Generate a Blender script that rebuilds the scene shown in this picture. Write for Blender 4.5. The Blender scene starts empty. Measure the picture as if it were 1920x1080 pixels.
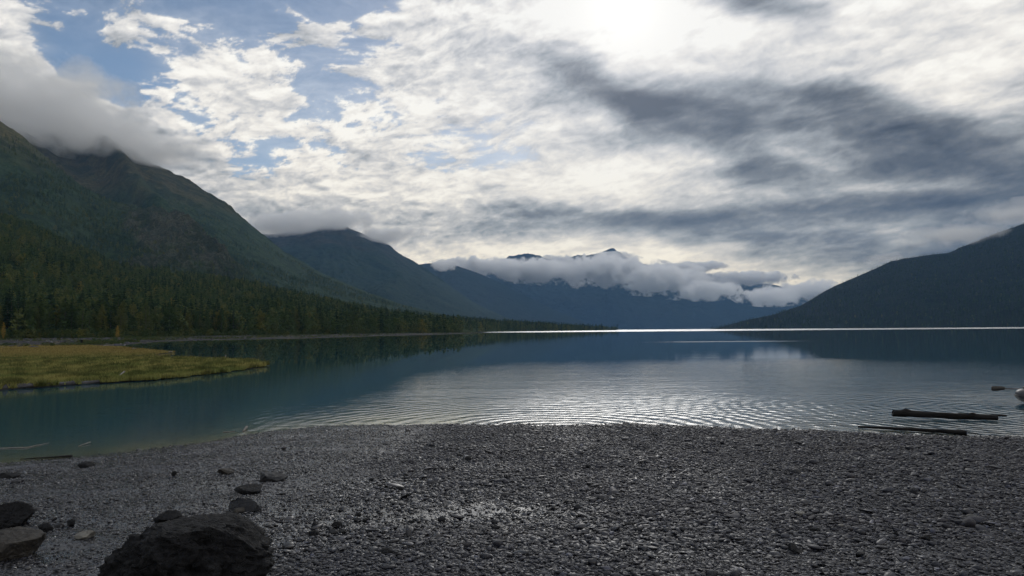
import bpy, math, random
import numpy as np
from mathutils import Vector, Matrix, Euler

random.seed(7)
rng = np.random.default_rng(11)
C = bpy.context.scene.collection
R = math.radians

# ------------------------------------------------------------------ camera
CAM_H = 2.5
FPX = 1371.0
pitch = math.atan(79.1 / FPX)
roll = math.atan(0.0078)
F_ = np.array([0, math.cos(pitch), math.sin(pitch)])
R0 = np.array([1.0, 0, 0])
U0 = np.array([0, -math.sin(pitch), math.cos(pitch)])
R_ = R0 * math.cos(roll) - U0 * math.sin(roll)
U_ = U0 * math.cos(roll) + R0 * math.sin(roll)
cam_d = bpy.data.cameras.new('camera')
cam = bpy.data.objects.new('camera', cam_d)
C.objects.link(cam)
cam_d.sensor_width = 36
cam_d.lens = 36 * FPX / 1920
cam_d.clip_start = 0.1
cam_d.clip_end = 120000
cam.matrix_world = Matrix(((R_[0], U_[0], -F_[0], 0), (R_[1], U_[1], -F_[1], 0), (R_[2], U_[2], -F_[2], CAM_H), (0, 0, 0, 1)))
bpy.context.scene.camera = cam

# ------------------------------------------------------------------ world, sun, exposure
SUN_AZ, SUN_EL = 9.0, 24.0            # degrees right of +Y, degrees up
wd = bpy.data.worlds.new('World')
bpy.context.scene.world = wd
wd.use_nodes = True
wn = wd.node_tree
wn.nodes.clear()
wo = wn.nodes.new('ShaderNodeOutputWorld')
wb = wn.nodes.new('ShaderNodeBackground')
ws = wn.nodes.new('ShaderNodeTexSky')
ws.sky_type = 'NISHITA'
ws.sun_disc = False
ws.sun_elevation = R(SUN_EL)
ws.sun_rotation = R(SUN_AZ)
ws.altitude = 300
ws.air_density = 1.0
ws.dust_density = 0.4
ws.ozone_density = 2.0
wb.inputs['Strength'].default_value = 0.07
wn.links.new(ws.outputs[0], wb.inputs[0])
wn.links.new(wb.outputs[0], wo.inputs[0])

sd = bpy.data.lights.new('sun', 'SUN')
sun = bpy.data.objects.new('sun', sd)
C.objects.link(sun)
sd.energy = 2.7
sd.angle = R(22)
sd.color = (1.0, 0.97, 0.93)
sdir = Vector((math.sin(R(SUN_AZ)) * math.cos(R(SUN_EL)), math.cos(R(SUN_AZ)) * math.cos(R(SUN_EL)), math.sin(R(SUN_EL))))
sun.rotation_euler = sdir.to_track_quat('Z', 'Y').to_euler()

sc = bpy.context.scene
sc.render.engine = 'CYCLES'
sc.view_settings.view_transform = 'Standard'
sc.view_settings.look = 'None'
sc.view_settings.exposure = 0.2
sc.view_settings.gamma = 1.0
cy = sc.cycles
cy.use_denoising = True
cy.denoiser = 'OPENIMAGEDENOISE'
cy.max_bounces = 16
cy.diffuse_bounces = 2
cy.glossy_bounces = 3
cy.transmission_bounces = 3
cy.transparent_max_bounces = 24
cy.volume_bounces = 14
cy.volume_step_rate = 0.28
cy.volume_max_steps = 1024
cy.sample_clamp_indirect = 4
cy.caustics_reflective = False
cy.caustics_refractive = False
cy.use_adaptive_sampling = True
cy.adaptive_threshold = 0.01

# ------------------------------------------------------------------ helpers
def horizon(px):
    return 617.2 - 0.0078 * (px - 1200)

def ray(px, py):
    d = F_[None] + ((np.atleast_1d(px)[:, None] - 960.0) * R_[None] + (540.0 - np.atleast_1d(py)[:, None]) * U_[None]) / FPX
    return d

def at_depth(px, py, depth):
    """world point seen at photo pixel px,py standing 'depth' metres in front of the camera"""
    d = ray(px, py)
    t = np.atleast_1d(depth) / d[:, 1]
    p = d * t[:, None]
    p[:, 2] += CAM_H
    return p

def at_z(px, py, z=0.0):
    d = ray(px, py)
    t = (z - CAM_H) / d[:, 2]
    p = d * t[:, None]
    p[:, 2] += CAM_H
    return p

_G = rng.normal(size=(256, 3))
_G /= np.linalg.norm(_G, axis=1)[:, None]
_P = rng.permutation(256)
_P = np.concatenate([_P, _P, _P])

def pnoise(p):
    """Perlin gradient noise, p (N,3) -> about -1..1"""
    i = np.floor(p).astype(np.int64)
    f = p - i
    i &= 255
    w = f * f * f * (f * (f * 6 - 15) + 10)
    out = 0
    for dx in (0, 1):
        wx = w[:, 0] if dx else 1 - w[:, 0]
        for dy in (0, 1):
            wy = w[:, 1] if dy else 1 - w[:, 1]
            for dz in (0, 1):
                wz = w[:, 2] if dz else 1 - w[:, 2]
                h = _P[_P[_P[(i[:, 0] + dx) & 255] + ((i[:, 1] + dy) & 255)] + ((i[:, 2] + dz) & 255)]
                g = _G[h]
                out = out + wx * wy * wz * (g[:, 0] * (f[:, 0] - dx) + g[:, 1] * (f[:, 1] - dy) + g[:, 2] * (f[:, 2] - dz))
    return out * 1.6

def fbm(p, octv=5, lac=2.03, gain=0.5, ridged=False):
    s = 0
    a = 1.0
    t = 0
    q = p.copy()
    for k in range(octv):
        n = pnoise(q)
        if ridged:
            n = 1 - 2 * np.abs(n)
        s = s + a * n
        t += a
        a *= gain
        q = q * lac + 17.3 + k
    return s / t

def sstep(a, b, x):
    t = np.clip((x - a) / (b - a), 0, 1)
    return t * t * (3 - 2 * t)

def mesh_obj(name, verts, faces, mat=None, parent=None, smooth=False):
    me = bpy.data.meshes.new(name)
    if isinstance(verts, np.ndarray) and isinstance(faces, np.ndarray):
        n = faces.shape[1]
        me.vertices.add(len(verts))
        me.vertices.foreach_set('co', verts.astype(np.float32).ravel())
        me.loops.add(faces.size)
        me.loops.foreach_set('vertex_index', faces.astype(np.int32).ravel())
        me.polygons.add(len(faces))
        me.polygons.foreach_set('loop_start', np.arange(0, faces.size, n, dtype=np.int32))
        me.update(calc_edges=True)
    else:
        me.from_pydata([tuple(v) for v in verts], [], [tuple(f) for f in faces])
        me.update()
    if smooth:
        me.polygons.foreach_set('use_smooth', np.ones(len(me.polygons), dtype=bool))
    if mat:
        me.materials.append(mat)
    o = bpy.data.objects.new(name, me)
    C.objects.link(o)
    if parent:
        o.parent = parent
    return o

def grid_faces(nu, nv):
    """grid of nu x nv verts, index = i*nv + j"""
    i = np.arange(nu - 1)[:, None]
    j = np.arange(nv - 1)[None]
    a = (i * nv + j).ravel()
    return np.stack([a, a + nv, a + nv + 1, a + 1], 1)

def fattr(o, name, arr):
    at = o.data.attributes.new(name, 'FLOAT', 'POINT')
    at.data.foreach_set('value', np.asarray(arr, dtype=np.float32).ravel())

def cattr(o, name, arr):
    at = o.data.attributes.new(name, 'FLOAT_COLOR', 'POINT')
    at.data.foreach_set('color', np.asarray(arr, dtype=np.float32).ravel())

def tag(o, label=None, cat=None, group=None, kind=None):
    if label: o['label'] = label
    if cat: o['category'] = cat
    if group: o['group'] = group
    if kind: o['kind'] = kind
    return o

class NT:
    """tiny node-tree writer"""
    def __init__(s, name):
        s.m = bpy.data.materials.new(name)
        s.m.use_nodes = True
        s.t = s.m.node_tree
        s.t.nodes.clear()
        s.out = s.t.nodes.new('ShaderNodeOutputMaterial')
    def n(s, typ, ins=None, **kw):
        nd = s.t.nodes.new('ShaderNode' + typ)
        for k, v in kw.items():
            setattr(nd, k, v)
        for k, v in (ins or {}).items():
            s.put(nd, k, v)
        return nd
    def put(s, nd, k, v):
        sock = nd.inputs[k]
        if isinstance(v, bpy.types.NodeSocket):
            s.t.links.new(v, sock)
        elif isinstance(v, bpy.types.Node):
            s.t.links.new(v.outputs[0], sock)
        elif isinstance(v, (tuple, list)) and len(v) == 3 and sock.type == 'RGBA':
            sock.default_value = (*v, 1)
        else:
            sock.default_value = v
    def math(s, op, a, b=0.0, c=None, clamp=False):
        nd = s.n('Math', operation=op, use_clamp=clamp)
        s.put(nd, 0, a); s.put(nd, 1, b)
        if c is not None: s.put(nd, 2, c)
        return nd.outputs[0]
    def mix(s, f, a, b, blend='MIX'):
        nd = s.n('Mix', data_type='RGBA', blend_type=blend)
        s.put(nd, 0, f); s.put(nd, 6, a); s.put(nd, 7, b)
        return nd.outputs[2]
    def noise(s, vec, scale, detail=4, rough=0.5, dist=0.0, out=0):
        nd = s.n('TexNoise', {'Scale': scale, 'Detail': detail, 'Roughness': rough, 'Distortion': dist})
        if vec is not None: s.put(nd, 'Vector', vec)
        return nd.outputs[out]
    def ramp(s, f, stops, interp='LINEAR'):
        nd = s.n('ValToRGB', {0: f})
        cr = nd.color_ramp
        cr.interpolation = interp
        while len(cr.elements) > 1: cr.elements.remove(cr.elements[-1])
        for k, (p, c) in enumerate(stops):
            e = cr.elements[0] if k == 0 else cr.elements.new(p)
            e.position = p
            e.color = (*c, 1) if isinstance(c, (tuple, list)) else (c, c, c, 1)
        return nd.outputs[0]
    def scale(s, vec, sc_):
        nd = s.n('VectorMath', {0: vec, 1: sc_}, operation='MULTIPLY')
        return nd.outputs[0]
    def maprange(s, v, a, b, c=0.0, d=1.0):
        nd = s.n('MapRange', {'Value': v, 'From Min': a, 'From Max': b, 'To Min': c, 'To Max': d})
        return nd.outputs[0]
    def bump(s, h, strength, dist=1.0, normal=None):
        nd = s.n('Bump', {'Height': h, 'Strength': strength, 'Distance': dist})
        if normal is not None: s.put(nd, 'Normal', normal)
        return nd.outputs[0]
    def surf(s, node):
        s.t.links.new(node.outputs[0] if isinstance(node, bpy.types.Node) else node, s.out.inputs[0])
        return s.m

def lin(c):
    c = np.asarray(c, float) / 255.0
    return np.where(c <= 0.04045, c / 12.92, ((c + 0.055) / 1.055) ** 2.4)

# ------------------------------------------------------------------ sky: high cloud shell over the clear Nishita sky
# rows: photo y; columns: photo x from 0 in steps of 120.  tone = grey level of the cloud, cover = how much blue it hides
TONE = np.array([
 [150,145,150,140,130,140,165,190,215,235,240,220,150,175,215,220,215],
 [160,145,152,150,130,140,165,188,215,245,262,248,185,215,222,222,215],
 [205,150,158,185,165,150,180,192,210,240,264,245,225,205,215,218,212],
 [200,175,150,200,195,175,190,200,195,165,232,222,216,205,218,216,205],
 [200,200,180,205,190,190,192,198,200,160,124,135,170,150,175,205,175],
 [170,155,170,190,195,185,195,195,198,188,150,108,118,120,106,125,135],
 [150,150,160,165,190,200,190,190,190,205,205,190,122,150,104,100,105],
 [150,150,155,165,178,190,200,208,212,215,218,185,130,120,118,118,100],
 [150,150,150,150,160,152,162,172,150,138,128,128,124,112,118,104,92],
 [150,150,150,150,160,165,190,195,222,228,222,205,165,140,108,92,86],
 [150,150,150,150,160,165,190,205,215,220,220,210,210,212,150,100,90],
 [150,150,150,150,160,165,180,190,200,200,200,195,205,210,190,120,100]], float)
COVER = np.array([
 [60,55,60,50,45,55,75,95,99,99,99,99,99,99,99,99,99],
 [60,45,55,40,38,45,60,85,99,99,99,99,99,99,99,99,99],
 [75,30,40,55,45,45,62,80,95,99,99,99,99,99,99,99,99],
 [85,25,15,70,60,52,68,80,90,99,99,99,99,99,99,99,99],
 [99,75,25,66,66,60,68,78,88,96,99,99,99,99,99,99,99],
 [99,99,92,50,60,58,58,62,74,90,99,99,99,99,99,99,99],
 [99,99,99,60,42,62,56,56,66,84,97,99,99,99,99,99,99],
 [99,99,99,90,85,84,84,86,88,95,99,99,99,99,99,99,99],
 [99,99,99,99,99,99,99,99,99,99,99,99,99,99,99,99,99],
 [99,99,99,99,99,99,99,97,90,97,99,99,99,99,99,99,99],
 [99,99,99,99,99,99,99,99,99,99,99,99,99,99,99,99,99],
 [99,99,99,99,99,99,99,99,99,99,99,99,99,99,99,99,99]], float) / 100
YS = np.array([-60, 0, 60, 120, 180, 240, 300, 360, 420, 480, 540, 600.0])

def lookup(tab, px, py):
    x = np.clip(px / 120.0, 0, 15.999)
    y = np.clip((py + 60) / 60.0, 0, 10.999)
    xi = x.astype(int); yi = y.astype(int)
    fx = x - xi; fy = y - yi
    fx = fx * fx * (3 - 2 * fx); fy = fy * fy * (3 - 2 * fy)
    return (tab[yi, xi] * (1 - fx) + tab[yi, xi + 1] * fx) * (1 - fy) + (tab[yi + 1, xi] * (1 - fx) + tab[yi + 1, xi + 1] * fx) * fy

def sky_fields(D):
    """D: unit directions (N,3) -> rgb (linear), alpha"""
    z = np.clip(D[:, 2], -0.02, 1)
    # cloud-layer coordinates: billows a little wider than tall, flatter towards the horizon
    k = 1.0 / (0.55 + z)
    ca, sa = math.cos(R(14)), math.sin(R(14))
    X = D[:, 0] * k; Z = np.log(z + 0.22) * 0.72; Y = D[:, 1] * k
    S = np.stack([(X * ca + Z * sa) * 2.0, (Z * ca - X * sa) * 3.6, Y * 2.0], 1)
    w1 = fbm(S * 1.1 + 3.1, 5); w2 = fbm(S * 1.1 + 41.7, 5)
    # angular position in the part of the sky the table describes
    cz = D @ F_
    ok = cz > 0.2
    czs = np.where(ok, cz, 1)
    px = 960 + FPX * (D @ R_) / czs
    py = 540 - FPX * (D @ U_) / czs
    px = np.where(ok, px, 960 + np.sign(D[:, 0]) * 2500)
    py = np.where(ok, py, 0)
    far = np.clip((np.abs(px - 960) - 1000) / 900.0, 0, 1)
    wa = 0.35 + 0.65 * sstep(600, 250, py)
    qx = px + 110 * w1 * wa + 40 * fbm(S * 3.5 + 9, 5)
    qy = py + 42 * w2 * wa + 22 * fbm(S * 3.5 + 77, 5)
    T = lookup(TONE, qx, qy)
    K = lookup(COVER, qx, qy)
    # billows
    w3 = fbm(S * 4.5 + 70, 4); w4 = fbm(S * 4.5 + 110, 4)
    Sw = S + 0.16 * np.stack([w1, w2, w1], 1) + 0.05 * np.stack([w3, w4, w3], 1)
    n1 = fbm(Sw * 4.6, 8, gain=0.60)
    n1b = fbm((Sw + np.array([0.022, 0.040, 0.0])) * 4.6, 8, gain=0.60)
    rel = (n1 - n1b)
    n2 = fbm(Sw * 13.0 + 5, 6, gain=0.62)
    b1 = np.abs(fbm(Sw * 7 + 50, 6, gain=0.6)); b2 = np.abs(fbm(Sw * 15 + 90, 5, gain=0.6))
    bil = 1 - (b1 * 2.2 + b2 * 1.1)
    puffy = sstep(1250, 650, px) * sstep(640, 420, py) * 0.88 + 0.12
    # cover
    patch = np.exp(-((px - 620) / 380.0) ** 2 - ((py - 190) / 150.0) ** 2)
    dens = K - 0.07 * patch + (1.0 * n1 + 0.42 * n2) * 0.78 * np.clip(1.7 * (1.06 - K), 0.0, 1)
    a = sstep(0.40, 0.40 + 0.15 + 0.28 * (1 - puffy), dens)
    a = np.maximum(a, 0.26 * sstep(0.1, 0.7, K + 0.3 * w1))
    # tone
    soft = 58 * fbm(Sw * 2.3 + 20, 7, gain=0.55) + 46 * n1 + 14 * n2 + 30 * rel
    tone = T + puffy * (120 * rel + 30 * bil + 30 * n2 - 6) + (1 - puffy) * soft
    def streak(x0, y0, x1, y1, th, amt, ends=90.0):
        dx, dy = x1 - x0, y1 - y0
        L_ = math.hypot(dx, dy)
        al = ((qx - x0) * dx + (qy - y0) * dy) / L_
        ac_ = (-(qx - x0) * dy + (qy - y0) * dx) / L_
        e_ = np.clip(np.maximum(-al, al - L_), 0, None)
        return amt * np.exp(-(ac_ / th) ** 2 - (e_ / ends) ** 2)
    tone = tone + streak(1060, 125, 1200, 185, 28, -50) + streak(1200, 190, 1440, 212, 25, -46) + streak(1520, 175, 1700, 195, 26, -44) + streak(1640, 235, 1930, 300, 55, -16)
    tone = tone + streak(940, 412, 1300, 408, 17, -36) + streak(1300, 400, 1800, 385, 20, -34) + streak(1320, 446, 1600, 452, 17, -30) + streak(1440, 310, 1560, 320, 40, -22) + streak(1400, -10, 1540, 15, 28, -60)
    tone = tone + streak(1600, 352, 1760, 358, 13, 46) + streak(1080, 330, 1330, 300, 40, 20) + streak(1480, 250, 1560, 300, 26, 26) + streak(1560, 436, 1640, 440, 10, 34) + streak(1750, 190, 1890, 215, 24, 26) + streak(1150, 540, 1500, 530, 22, 16)
    thin = 1 - sstep(0.4, 0.95, dens)
    tone = tone + thin * 10 + 6 + 14 * np.exp(-((px - 1130) / 420.0) ** 2 - ((py - 470) / 90.0) ** 2)
    edge = far
    tone = tone * (1 - edge) + (135 + 45 * w1 + 20 * n1) * edge
    a = a * (1 - edge) + edge * sstep(-0.25, 0.3, n1 + 0.5)
    # unseen sky behind and overhead: added brightness, strongest at right, to light the slopes
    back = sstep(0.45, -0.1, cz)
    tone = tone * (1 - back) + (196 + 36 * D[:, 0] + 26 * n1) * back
    # veiled sun
    sd_ = np.array(sdir)
    ang = np.degrees(np.arccos(np.clip(D @ sd_, -1, 1)))
    a = a * (1 - 0.18 * np.exp(-(ang / 14.0) ** 2))
    tone = np.clip(tone, 60, 252)
    tone = 145 + (tone - 145) * 1.08
    tone = np.clip(tone, 60, 252)
    keys = np.array([60, 90, 120, 160, 200, 230, 252.0])
    rr = np.interp(tone, keys, lin([60, 88, 114, 158, 204, 236, 252]))
    gg = np.interp(tone, keys, lin([62, 91, 117, 162, 204, 233, 250]))
    bb = np.interp(tone, keys, lin([66, 95, 120, 166, 205, 228, 244]))
    lowk = np.exp(-np.degrees(np.arcsin(np.clip(D[:, 2], 0, 1))) / 7.0)
    col = np.stack([rr * (1 + 0.62 * lowk), gg * (1 + 0.36 * lowk), bb * (1 - 0.12 * lowk)], 1)
    hot = 0.16 * np.exp(-(ang / 2.6) ** 2) + 0.05 * np.exp(-(ang / 6.0) ** 2)
    vis = sstep(110, 220, tone)
    col = col + (hot * vis)[:, None] * np.array([1.0, 0.97, 0.9])
    return col, a, tone

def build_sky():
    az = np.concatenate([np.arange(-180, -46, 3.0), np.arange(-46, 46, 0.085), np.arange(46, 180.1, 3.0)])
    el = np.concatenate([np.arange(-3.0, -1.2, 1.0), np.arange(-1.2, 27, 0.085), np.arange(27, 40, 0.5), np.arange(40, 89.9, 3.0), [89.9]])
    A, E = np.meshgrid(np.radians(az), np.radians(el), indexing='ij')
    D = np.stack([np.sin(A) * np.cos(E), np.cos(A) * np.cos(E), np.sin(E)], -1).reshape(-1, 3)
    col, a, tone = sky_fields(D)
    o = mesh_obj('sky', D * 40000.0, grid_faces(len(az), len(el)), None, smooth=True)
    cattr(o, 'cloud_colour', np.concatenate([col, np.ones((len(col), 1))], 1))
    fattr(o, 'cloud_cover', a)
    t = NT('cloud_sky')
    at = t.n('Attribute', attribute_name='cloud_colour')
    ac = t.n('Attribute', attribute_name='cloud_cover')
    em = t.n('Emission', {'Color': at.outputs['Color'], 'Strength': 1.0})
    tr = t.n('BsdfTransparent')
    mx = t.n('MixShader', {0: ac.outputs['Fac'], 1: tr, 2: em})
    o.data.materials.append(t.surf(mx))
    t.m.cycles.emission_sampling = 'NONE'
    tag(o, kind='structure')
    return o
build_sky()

# ------------------------------------------------------------------ materials for the land
def mountain_mat(name, low, mid, high, rock, z0, z1, scale=0.01, bump=8.0, rockamt=0.0):
    t = NT(name)
    g = t.n('NewGeometry')
    P = g.outputs['Position']
    sx = t.n('SeparateXYZ', {0: P})
    nz = t.noise(P, scale * 0.6, 6, 0.6)
    h = t.math('ADD', sx.outputs[2], t.math('MULTIPLY', t.math('SUBTRACT', nz, 0.5), (z1 - z0) * 0.9))
    f = t.maprange(h, z0, z1)
    n2 = t.noise(P, scale * 5, 6, 0.65)
    n3 = t.noise(P, scale * 22, 4, 0.6)
    lowc = t.mix(t.maprange(n2, 0.3, 0.7), low, mid)
    highc = t.mix(t.maprange(n2, 0.38, 0.62), high, tuple(c * 0.55 for c in high))
    c = t.mix(t.ramp(f, [(0.25, 0), (0.6, 1)]), lowc, highc)
    # scree and rock streaks running down the steep faces
    st = t.noise(t.scale(P, (scale * 3, scale * 3, scale * 0.9)), 1.0, 6, 0.7)
    ra = t.n('Attribute', attribute_name='rock')
    rf = t.math('MULTIPLY', t.maprange(st, 0.52, 0.66), t.math('ADD', t.math('MULTIPLY', f, rockamt), ra.outputs['Fac']), clamp=True)
    rf = t.math('MAXIMUM', rf, t.math('MULTIPLY', ra.outputs['Fac'], 0.65))
    rc = t.mix(t.maprange(n3, 0.3, 0.7), rock, tuple(x * 0.45 for x in rock))
    c = t.mix(rf, c, rc)
    c = t.mix(t.maprange(n3, 0.35, 0.65, 0, 0.5), c, tuple(x * 0.4 for x in low))
    bd = t.noise(t.scale(P, (scale * 1.3, scale * 1.3, scale * 0.55)), 1.0, 9, 0.62, 0.8)
    c = t.mix(t.maprange(bd, 0.47, 0.56, 0, 0.6), c, tuple(x * 0.62 for x in low))
    nb = t.bump(t.noise(P, scale * 4, 8, 0.7), 1.0, bump * 1.8)
    nb = t.bump(n3, 0.8, bump * 0.25, nb)
    b = t.n('BsdfPrincipled', {'Base Color': c, 'Roughness': 0.9, 'Normal': nb, 'Specular IOR Level': 0.04})
    return t.surf(b)

def smooth_interp(t, tk, vk):
    # monotone-ish smooth interpolation: linear then lightly blurred
    v = np.interp(t, tk, vk)
    k = np.hanning(9); k /= k.sum()
    vp = np.concatenate([np.full(4, v[0]) - (v[4:0:-1] - v[0]), v, np.full(4, v[-1]) - (v[-2:-6:-1] - v[-1])])
    return np.convolve(vp, k, 'valid')

LOFTS = {}
def loft(name, ridge, base, nu, nv, mat, prof=1.15, gully=0.05, rough=0.02, wl=400.0, back=0.55, base_z=-4.0, modify=None, seedo=0.0, silh=0.006):
    """ridge: (px, py, depth) seen along the crest, base: (px, depth) of the foot at the water, same number of keys"""
    ridge = np.array(ridge, float); base = np.array(base, float)
    tk = np.concatenate([[0], np.cumsum(np.hypot(np.diff(ridge[:, 0]), np.diff(ridge[:, 1]) + 1e-3))])
    t = np.linspace(0, tk[-1], nu)
    rx, ry, rd = (smooth_interp(t, tk, ridge[:, k]) for k in range(3))
    bx, bd = (smooth_interp(t, tk, base[:, k]) for k in range(2))
    top = at_depth(rx, ry, rd)
    bot = at_depth(bx, np.full(nu, 600.0), bd)
    bot[:, 2] = base_z
    H = top[:, 2] - base_z
    v = np.concatenate([np.linspace(0, 1, nv), 1 + np.linspace(0, back, nv // 4)[1:]])
    V = np.broadcast_to(v[None], (nu, len(v))).copy()
    XY = bot[:, None, :2] * (1 - V[..., None]) + top[:, None, :2] * V[..., None]
    q = np.where(V <= 1, V ** prof, 1 - (V - 1) ** 1.3 * 1.4)
    Z = base_z + H[:, None] * q
    P = np.concatenate([XY, Z[..., None]], -1)
    env = np.where(V <= 1, (np.sin(np.pi * np.clip(V, 0, 1) ** 0.8)) ** 0.8, 0.6)
    # gullies: noise stretched down the slope (coordinate along the crest, warped)
    s = np.concatenate([[0], np.cumsum(np.hypot(*np.diff(top[:, :2], axis=0).T))])
    Sg = np.broadcast_to(s[:, None], V.shape)
    Q = np.stack([Sg / wl, V * 1.1 + seedo, np.full_like(V, seedo)], -1).reshape(-1, 3)
    warp = fbm(P.reshape(-1, 3) / (wl * 2.2) + seedo, 4)
    Q[:, 0] += 0.9 * warp
    g = fbm(Q, 5, ridged=True).reshape(V.shape)
    n = fbm(P.reshape(-1, 3) / (wl * 0.8) + seedo * 3, 7, gain=0.52).reshape(V.shape)
    dz = H[:, None] * env * (gully * g + rough * 1.6 * n)
    dz += H[:, None] * silh * np.clip(V * 3, 0, 1) * fbm(P.reshape(-1, 3) / (wl * 0.10) + 5, 4).reshape(V.shape)
    P[..., 2] += dz
    rock = np.zeros(V.shape)
    if modify is not None:
        rock = modify(P, V, t, rx, H, rock)
    o = mesh_obj(name, P.reshape(-1, 3), grid_faces(nu, len(v)), mat, smooth=True)
    fattr(o, 'rock', rock)
    tag(o, kind='structure')
    LOFTS[name if name not in LOFTS else name + '_b'] = dict(P=P, V=V, nv=nv, rx=rx, rock=rock)
    return P

# ---- left range, nearest spur first
M_near = mountain_mat('forested_slope', (0.030, 0.056, 0.022), (0.045, 0.076, 0.028), (0.065, 0.085, 0.03), (0.10, 0.09, 0.085), 200, 500, 0.02, 4)
M_spur = mountain_mat('spur_slope', (0.026, 0.050, 0.028), (0.066, 0.104, 0.048), (0.160, 0.145, 0.070), (0.150, 0.135, 0.115), 330, 620, 0.012, 8)
M_left = mountain_mat('left_mountain_slope', (0.034, 0.066, 0.040), (0.086, 0.132, 0.062), (0.160, 0.145, 0.072), (0.12, 0.098, 0.080), 300, 760, 0.008, 20, 0.6)
M_mid = mountain_mat('middle_mountain_slope', (0.022, 0.050, 0.036), (0.044, 0.072, 0.038), (0.080, 0.074, 0.050), (0.19, 0.18, 0.165), 400, 1000, 0.004, 36, 0.6)
M_far = mountain_mat('far_mountain_slope', (0.015, 0.034, 0.032), (0.022, 0.040, 0.032), (0.040, 0.046, 0.045), (0.11, 0.11, 0.12), 500, 1200, 0.003, 40, 0.4)
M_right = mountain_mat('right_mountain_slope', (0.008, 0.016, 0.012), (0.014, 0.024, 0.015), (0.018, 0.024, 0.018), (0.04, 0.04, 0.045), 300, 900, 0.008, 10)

def mod_left(P, V, t, rx, H, rock):
    # a hollow below the crest at the left with a spine on its right side
    RX = np.broadcast_to(rx[:, None], V.shape)
    spine = 185 + (1 - V) * 215
    d = RX - spine
    fade = sstep(0.25, 0.5, V) * sstep(1.05, 0.93, V)
    P[..., 2] += fade * H[:, None] * (0.085 * np.exp(-(d / 30.0) ** 2) - 0.10 * np.exp(-((d + 75) / 60.0) ** 2))
    return rock

def mod_spur(P, V, t, rx, H, rock):
    RX = np.broadcast_to(rx[:, None], V.shape)
    e = fbm(P.reshape(-1, 3) / 110.0 + 7, 5).reshape(V.shape)
    r = sstep(225, 285, RX + 40 * (1 - V) + 110 * e) * sstep(520, 400, RX + 80 * e) * sstep(0.32, 0.52, V + 0.35 * e) * sstep(1.25, 0.9, V + 0.3 * e)
    n = fbm(P.reshape(-1, 3) / np.array([55.0, 55.0, 90.0]), 6, ridged=True, gain=0.6).reshape(V.shape)
    P[..., 2] += r * n * 32
    return np.clip(r * (0.75 + 0.5 * n), 0, 1)

P_A = loft('hillside',
  [(-420, 330, 900), (-200, 350, 900), (0, 405, 900), (60, 424, 920), (120, 453, 950), (180, 480, 980), (220, 497, 1000), (300, 509, 1000), (450, 529, 1000), (560, 553, 980), (700, 583, 960), (800, 599, 920), (855, 611, 880), (880, 620, 860)],
  [(-420, 262), (-200, 266), (0, 270), (60, 272), (120, 275), (180, 290), (220, 320), (300, 345), (450, 385), (560, 430), (700, 530), (800, 600), (860, 680), (900, 780)],
  300, 110, M_near, prof=1.25, gully=0.035, rough=0.05, wl=160, base_z=0.5, seedo=1.0)
P_B = loft('spur',
  [(-500, -60, 1900), (-200, 110, 1900), (0, 232, 1900), (40, 258, 1900), (90, 300, 1900), (150, 347, 1900), (200, 374, 1900), (250, 390, 1880), (290, 397, 1850), (320, 404, 1800), (350, 418, 1740), (385, 444, 1680), (410, 468, 1620), (440, 500, 1560), (500, 535, 1500), (560, 562, 1460), (620, 580, 1440)],
  [(-500, 1000), (-200, 1020), (0, 1050), (40, 1060), (90, 1070), (150, 1080), (200, 1100), (250, 1120), (290, 1130), (320, 1140), (350, 1150), (385, 1160), (410, 1170), (440, 1180), (500, 1200), (560, 1230), (620, 1260)],
  380, 150, M_spur, prof=1.05, gully=0.05, rough=0.05, wl=200, modify=mod_spur, seedo=2.0)
P_C = loft('mountain',
  [(-600, -160, 3400), (-300, 40, 3400), (0, 223, 3300), (60, 232, 3300), (120, 248, 3250), (170, 260, 3200), (200, 272, 3200), (240, 287, 3150), (300, 315, 3100), (350, 340, 3100), (420, 383, 3050), (470, 425, 3000), (530, 472, 3000), (600, 512, 2950), (700, 553, 2850), (760, 573, 2700), (830, 590, 2500), (900, 604, 2300)],
  [(-600, 1500), (-300, 1500), (0, 1520), (60, 1520), (120, 1520), (170, 1520), (200, 1530), (240, 1540), (300, 1550), (350, 1550), (420, 1550), (470, 1550), (530, 1560), (600, 1560), (700, 1600), (760, 1650), (830, 1700), (900, 1800)],
  520, 210, M_left, prof=1.08, gully=0.075, rough=0.050, wl=300, modify=mod_left, seedo=3.0)
P_D = loft('mountain',
  [(300, 440, 6500), (400, 442, 6500), (500, 440, 6500), (560, 433, 6500), (610, 425, 6500), (640, 422, 6500), (680, 438, 6500), (720, 458, 6500), (760, 484, 6500), (800, 510, 6450), (860, 548, 6300), (900, 574, 6100), (950, 596, 5700), (1000, 609, 5200), (1040, 614, 4900)],
  [(300, 3600), (400, 3600), (500, 3600), (560, 3600), (610, 3600), (640, 3600), (680, 3650), (720, 3700), (760, 3750), (800, 3800), (860, 3900), (900, 4000), (960, 4200), (1010, 4400), (1050, 4600)],
  420, 170, M_mid, prof=1.05, gully=0.095, rough=0.05, wl=520, seedo=4.0)
P_E = loft('mountain',
  [(620, 505, 8600), (700, 502, 8600), (780, 497, 8600), (825, 492, 8600), (850, 496, 8600), (900, 514, 8600), (940, 533, 8500), (1000, 562, 8400), (1050, 586, 8100), (1100, 606, 7700)],
  [(620, 6200), (700, 6200), (780, 6200), (825, 6200), (850, 6200), (900, 6200), (940, 6300), (1000, 6400), (1060, 6600), (1110, 6800)],
  300, 120, M_far, prof=1.05, gully=0.06, rough=0.04, wl=800, seedo=5.0)
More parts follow.
